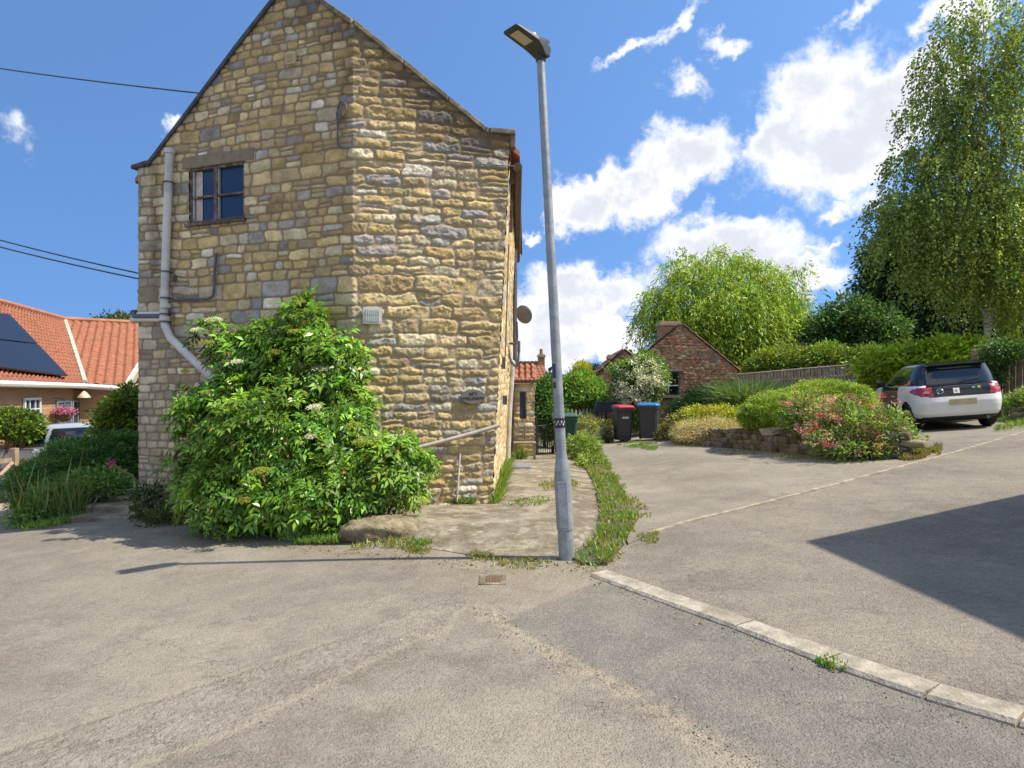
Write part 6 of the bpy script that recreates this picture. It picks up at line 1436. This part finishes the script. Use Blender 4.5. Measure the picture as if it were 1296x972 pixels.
def limbs(t, base, h, r0, ells, n, seed, mat=BARK, lean=(0, 0)):
    r = np.random.default_rng(seed); topp = base+np.array([lean[0], lean[1], h]); tr = bez([base, base*.6+topp*.4+[r.normal(0, .1), 0, 0], topp], 6)
    mb = MB(); mb.tube(tr, [r0*(1-.85*i/(len(tr)-1)) for i in range(len(tr))], 10)
    for k in range(n):
        i = r.integers(3, len(tr)-1); s_ = tr[i]; tp, _ = blob_pts([(e_[0], np.array(e_[1])*.7) for e_ in ells], 1, .3, .1, seed*17+k); tp = tp[0]; tp = tp if np.linalg.norm((tp-s_)[:2]) < h*.5 else s_*.5+tp*.5
        if tp[2] < s_[2]-.3: tp[2] = s_[2]+.3
        mid = s_*.5+tp*.5+np.array([0, 0, .15]); L = bez([s_, mid, tp], 5); rr = r0*.38
        mb.tube(L, [rr*(1-.85*j/(len(L)-1)) for j in range(len(L))], 6)
    mb.build('trunk', mat, t, smooth=True)
def weeping(name, ells, nst, per, slen, L, Wd, c, mat, t, seed, shell=.55, cvar=.22, out=.35, lump=.2, up_=.25):
    """hanging strands: each starts in the crown, arches out and droops"""
    r = np.random.default_rng(seed); sp_, sd_ = blob_pts(ells, nst, shell, lump, seed); ct = tints(nst, c, cvar, .1, r)
    s = np.linspace(0, 1, per)[None, :, None]; ln = (slen*r.uniform(.5, 1.3, nst))[:, None, None]; h = unit(sd_*[1, 1, .3]+r.normal(0, .3, (nst, 3)))[:, None, :]
    P = sp_[:, None, :]+h*ln*out*s+np.array([0, 0, 1.])*ln*(up_*s-s*s*(1-out*.3)); P = P+r.normal(0, .03, P.shape)*slen
    P = P.reshape(-1, 3); n = len(P); D = unit(np.repeat(h[:, 0], per, 0)*.5+r.normal(size=(n, 3))*.5-np.array([0, 0, .75])); N = unit(r.normal(size=(n, 3))+[0, 0, .3])
    C_ = np.repeat(ct, per, 0)*np.exp(r.normal(0, .2, n))[:, None]
    return leaves(name, P, D, N, L*r.uniform(.6, 1.3, n), Wd*r.uniform(.7, 1.2, n), np.clip(C_, .004, .9), mat, t)
# willow behind the outbuilding
wd_ = 33.; q = at(915, wd_); t = thing('willow_tree', q, 'broad yellow green willow behind the brick outbuilding', 'tree')
we = [pell(1012, 345, 10, 8, wd_, .5), pell(868, 328, 10, 8, wd_, .5), pell(915, 385, 60, 48, wd_, 2.4), pell(945, 410, 56, 50, wd_, 2.2), pell(862, 400, 34, 34, wd_, 1.8), pell(880, 350, 26, 16, wd_, 1.2), pell(962, 356, 28, 20, wd_, 1.3), pell(990, 400, 22, 30, wd_, 1.2), pell(930, 440, 70, 34, wd_, 2.2), pell(918, 326, 20, 10, wd_, .8), pell(832, 375, 14, 12, wd_, .8), pell(820, 405, 12, 26, wd_, .8), pell(1005, 375, 12, 10, wd_, .6), pell(940, 338, 22, 10, wd_, .8), pell(850, 345, 10, 8, wd_, .6)]
weeping('crown', we, 3600, 17, 2.0, .24, .055, (.30, .43, .06), LEAF, t, 91, lump=.55, out=.45, cvar=.3)
limbs(t, q, 6., .35, we, 22, 92)
# hedges along the grey fence
shrub('mixed_hedge', 1020, 500, 27.5, [pell(1000, 458, 50, 18, 27.5, 1.3), pell(1050, 456, 40, 18, 26.5, 1.2), pell(970, 468, 24, 14, 28, 1.)], 1300, 18, .15, .14, .06, (.10, .16, .025), 'leafy green hedge rising above the grey paled fence', 'hedge', 93, zmin=None) if False else None
b0 = at(1020, 28); t = thing('mixed_hedge', b0, 'leafy olive green hedge rising above the grey paled fence', 'hedge')
crown('foliage', [pell(1000, 462, 50, 22, 28.5, 1.), pell(1050, 460, 46, 22, 27.5, 1.), pell(1100, 458, 34, 18, 26.5, 1.), pell(966, 470, 24, 16, 29, 1.)], 1800, 18, .15, .14, .06, (.17, .25, .04), LEAF, t, seed=93, hue=.2)
mb = MB()
for k in range(8): p = at(965+k*20, 28.5-.25*k); mb.tube([p, p+[.1, 0, 1.6]], [.05, .03], 6)
mb.build('stems', BARK, t)
b0 = at(1170, 22); t = thing('laurel_hedge', b0, 'bright glossy laurel hedge behind the white car', 'hedge')
crown('foliage', [pell(1195, 450, 34, 20, 21, .8), pell(1160, 458, 36, 20, 21.6, .8), pell(1125, 466, 34, 22, 22.3, .8), pell(1225, 448, 22, 18, 20.6, .7)], 1000, 14, .14, .19, .075, (.36, .52, .05), LEAFG, t, seed=94, up=.4, cvar=.3)
mb = MB()
for k in range(7): p = at(1110+k*18, 22-.2*k); mb.tube([p, p+[.1, 0, 1.5]], [.05, .03], 6)
mb.build('stems', BARK, t)
# small dark tree, big dark tree
q = at(1085, 31.); t = thing('hazel_tree', q, 'small mid green tree between the willow and the tall dark tree', 'tree')
he = [pell(1075, 405, 34, 28, 31, 1.5), pell(1105, 420, 34, 30, 31, 1.5), pell(1050, 415, 24, 18, 31, 1.2), pell(1085, 440, 50, 22, 31, 1.4), pell(1030, 430, 16, 16, 31, .8)]
crown('crown', he, 1100, 16, .2, .20, .10, (.085, .17, .05), LEAF, t, seed=95, lump=.35); limbs(t, q, 3.4, .18, he, 12, 96)
q = at(1170, 33.); t = thing('dark_lime_tree', q, 'tall dense dark green tree behind the birch', 'tree')
de = [pell(1150, 330, 46, 60, 33, 2.4), pell(1180, 300, 60, 60, 33, 2.6), pell(1160, 390, 66, 60, 33, 2.6), pell(1240, 330, 60, 90, 33, 2.6), pell(1130, 350, 36, 50, 33, 2.), pell(1230, 410, 70, 50, 33, 2.5), pell(1290, 380, 50, 70, 33, 2.5), pell(1330, 320, 60, 90, 34, 2.5)]
crown('crown', de, 4200, 20, .26, .22, .12, (.055, .105, .035), LEAF, t, seed=97, lump=.3, cvar=.35, droop=.4); limbs(t, q, 6.5, .4, de, 18, 98)
# birch
q = at(1253, 21.); t = thing('silver_birch', q, 'tall weeping silver birch with white trunk at the right edge', 'tree')
m_, nt, b = newmat('birch_bark'); ps = nt.pos(); mp = nt.new('ShaderNodeMapping'); mp.inputs['Scale'].default_value = (1, 1, 6); nt.l.new(ps, mp.inputs[0])
nt.put(b.inputs['Base Color'], nt.mix(nt.sm(nt.noise(4, 5, .7, vec=mp.outputs[0]), .52, .62), (.52, .50, .46), (.06, .055, .05))); b.inputs['Roughness'].default_value = .8
bd_ = 21.
be = [pell(1250, 60, 36, 80, bd_, 1.3), pell(1235, 160, 60, 70, bd_, 1.8), pell(1275, 180, 60, 90, bd_, 1.9), pell(1200, 230, 62, 40, bd_, 1.7), pell(1240, 290, 90, 60, bd_, 2.1), pell(1300, 290, 70, 90, bd_, 2.1), pell(1150, 265, 40, 20, bd_, 1.2), pell(1190, 330, 50, 40, bd_, 1.6), pell(1255, 350, 60, 40, bd_, 1.7), pell(1310, 60, 40, 90, bd_, 1.4), pell(1178, 140, 42, 24, bd_, .9), pell(1200, 105, 30, 34, bd_, .9), pell(1190, 190, 40, 26, bd_, 1.), pell(1128, 262, 34, 18, bd_, 1.), pell(1185, 75, 26, 30, bd_, .8), pell(1150, 205, 34, 16, bd_, .9), pell(1130, 300, 34, 26, bd_, 1.), pell(1320, 390, 50, 40, bd_, 1.5), pell(1212, 30, 20, 34, bd_, .7)]
weeping('crown', be, 3900, 18, 1.45, .11, .07, (.23, .31, .07), LEAF, t, 99, shell=.3, lump=.35, out=.25, cvar=.3)
weeping('bright_foliage', [pell(1250, 330, 60, 60, bd_-.6, 1.2), pell(1215, 300, 40, 40, bd_-.5, 1.), pell(1290, 360, 40, 60, bd_-.8, 1.)], 420, 14, .9, .10, .065, (.24, .30, .04), LEAF, t, 100, shell=.3)
limbs(t, q, 12.3, .115, be, 46, 101, mat=m_, lean=(-.2, 0))
# climber on the brown fence and plants by the car
q = at(1262, 17.6); t = thing('climbing_plant', q, 'dark trailing climber hanging over the brown boarded fence', 'climber')
crown('foliage', [pell(1256, 462, 12, 26, 17.5, .3), pell(1272, 444, 22, 12, 17.1, .3)], 260, 15, .09, .10, .045, (.09, .17, .05), LEAF, t, seed=102); mb = MB(); mb.tube([q, U(1262, 450, 17.6)], .03, 6); mb.build('stems', BARK, t)
shrub('pale_border_plants', 1290, 530, 16.3, [pell(1290, 512, 20, 14, 16.3, .4), pell(1310, 505, 20, 16, 16, .4)], 260, 14, .07, .09, .03, (.26, .36, .10), 'pale green border plants at the right edge beside the car', 'plants', 103, up=.2)
lw = thing('border_wall', at(1295, 15.7), 'low mossy stone edging at the right edge beside the car', 'stone wall'); Vs, Fs_, Cs_ = [], [], []; nb = 0
a = at(1283, 15.9); b_ = at(1400, 14.6); L = np.linalg.norm(b_-a); t_ = (b_-a)/L
for row in range(3):
    x = 0
    while x < L:
        w_ = r_.uniform(.2, .4); V = cv*np.array([w_, .3, .12])*1.05+a+t_*(x+w_/2)+[0, 0, .06+row*.11]; V = V+r_.normal(0, .01, V.shape); Vs.append(V); Fs_.append(cf+nb); nb += len(V); Cs_.append(np.repeat((np.array([.18, .16, .10])*r_.uniform(.6, 1.2))[None], len(V), 0)); x += w_
npmesh('stones', np.concatenate(Vs), np.concatenate(Fs_), STONE, lw, smooth=True, colr=np.concatenate(Cs_))

# loose grit gathered along seams, kerb and slab
def grit(name, lines, n, spread, size, c, seed):
    r = np.random.default_rng(seed); P = []
    for ln, w_ in lines:
        ln = [np.asarray(q)[:2] for q in ln]; L = [np.linalg.norm(b-a) for a, b in zip(ln[:-1], ln[1:])]; k = r.choice(len(L), int(n*w_), p=np.array(L)/sum(L)); t = r.random(len(k))
        A = np.array(ln)[k]; B = np.array(ln)[k+1]; P.append(A+(B-A)*t[:, None]+r.normal(0, spread, (len(k), 2)))
    P = np.concatenate(P); m_ = len(P); Z = G(P[:, 0], P[:, 1])+.002+np.where(P[:, 0]*0 > 1, 0, 0)
    O = np.array([[1, 0, 0], [0, 1, 0], [-1, 0, 0], [0, -1, 0], [0, 0, 1], [0, 0, -1.]]); s = size*np.exp(r.normal(0, .45, m_))
    V = np.stack([P[:, 0], P[:, 1], Z], -1)[:, None]+O[None]*s[:, None, None]*r.uniform(.5, 1.2, (m_, 6, 1))*np.array([1, 1, .7])
    Fc = np.array([[0, 1, 4], [1, 2, 4], [2, 3, 4], [3, 0, 4], [1, 0, 5], [2, 1, 5], [3, 2, 5], [0, 3, 5]])
    o = npmesh(name, V.reshape(-1, 3), (Fc[None]+6*np.arange(m_)[:, None, None]).reshape(-1, 3), STONE, colr=np.repeat(tints(m_, c, .35, .06, r), 6, 0)); o['kind'] = 'stuff'
kl_left = [q+np.array([-.09, -.07]) for q in kl[:7]]
grit('grit', [(wornL, .35), (kl_left, .2), (sandL, .3), ([W(560, 800), W(400, 872), W(300, 925)], .15)], 1100, .08, .0045, (.27, .23, .17), 5)
grit('dry_litter', [(kl_left, .3), ([W(745, 722), W(690, 716), W(600, 712), W(430, 700), W(340, 690), W(200, 675)], .7)], 900, .06, .005, (.16, .10, .045), 6)

# ------------------------------------------------------------ distant tree belts closing the horizon
def belt(px0, px1, d0, h, lab, seed, c=(.05, .085, .03), n=900, name='tree_belt'):
    r = np.random.default_rng(seed); k = 16; ells_ = []
    for i in range(k):
        px = px0+(px1-px0)*i/(k-1); q = at(px, d0+r.normal(0, 1.5)); hh_ = h*r.uniform(.7, 1.15); ells_.append((q+np.array([0, 0, hh_*.5]), (abs(px1-px0)/F*d0/k*1.1, 2.5, hh_*.55)))
    o = crown(name, ells_, n, 16, .45, .5, .32, c, LEAF, None, origin=at((px0+px1)/2, d0), seed=seed, lump=.3); o['kind'] = 'stuff'; return o
belt(560, 840, 52, 2.0, '', 111, n=900, name='far_hedgerow')
belt(830, 1500, 60, 3.6, '', 112, n=1600, name='far_woodland')
belt(-900, 200, 48, 2.3, '', 113, n=1500, name='far_hedgerow')

# ------------------------------------------------------------ building across the junction (its corner throws the shade on the side road)
T0 = W(1017, 687); T1 = W(1290, 628); T2 = W(1296, 815); ze = 5.2
def cast(T_): return T_[:2]+SUN_H*0+SUN[:2]/SUN[2]*(ze-T_[2])
V0, V1, V2 = cast(T0), cast(T1), cast(T2)
e1 = unit(V1-V0); e2_ = unit(V2-V0)
P0, P1, P2 = V0, V0+e1*5.2, V0+e2_*8.5; P3 = P1+e2_*0+np.array([6.5, -1.5]); P4 = P2+np.array([8, 0])
sh_ = thing('stone_barn', (V0[0], V0[1], float(G(V0[0], V0[1]))), 'stone barn outside the right edge whose corner shades the side road', 'barn')
mb = MB(); ring_ = [P2, P0, P1, P3, P4]
for a, b_ in zip(ring_, ring_[1:]+ring_[:1]): mb.wall(a, b_, -.3, ze-.02)
mb.build('wall', BRK2 if False else PLAIN, sh_)
cen = np.mean(ring_, 0); mb = MB(); ee = [(*p, ze) for p in ring_]; pk = (*cen, ze+2.2)
mb.add(ee+[(p[0], p[1], ze-.12) for p in ee]+[pk], [(i, (i+1) % 5, 10) for i in range(5)]+[(i, 5+i, 5+(i+1) % 5, (i+1) % 5) for i in range(5)]+[tuple(range(5, 10))]); mb.build('roof', TILED, sh_)
for s_ in (.3, .7):
    q = P0*(1-s_)+P2*s_; nv = np.array([e2_[1], -e2_[0]]); nv = nv if np.dot(nv, P0-cen) > 0 else -nv
    mb = MB(); mb.box((q[0]+nv[0]*.02, q[1]+nv[1]*.02, 2.2), (1.0, .1, 1.1), rz=math.atan2(e2_[1], e2_[0])); w_ = mb.build('window', TIMB, sh_); mb = MB(); mb.box((q[0]+nv[0]*.07, q[1]+nv[1]*.07, 2.2), (.85, .02, .95), rz=math.atan2(e2_[1], e2_[0])); mb.build('pane', GLASSD, w_)
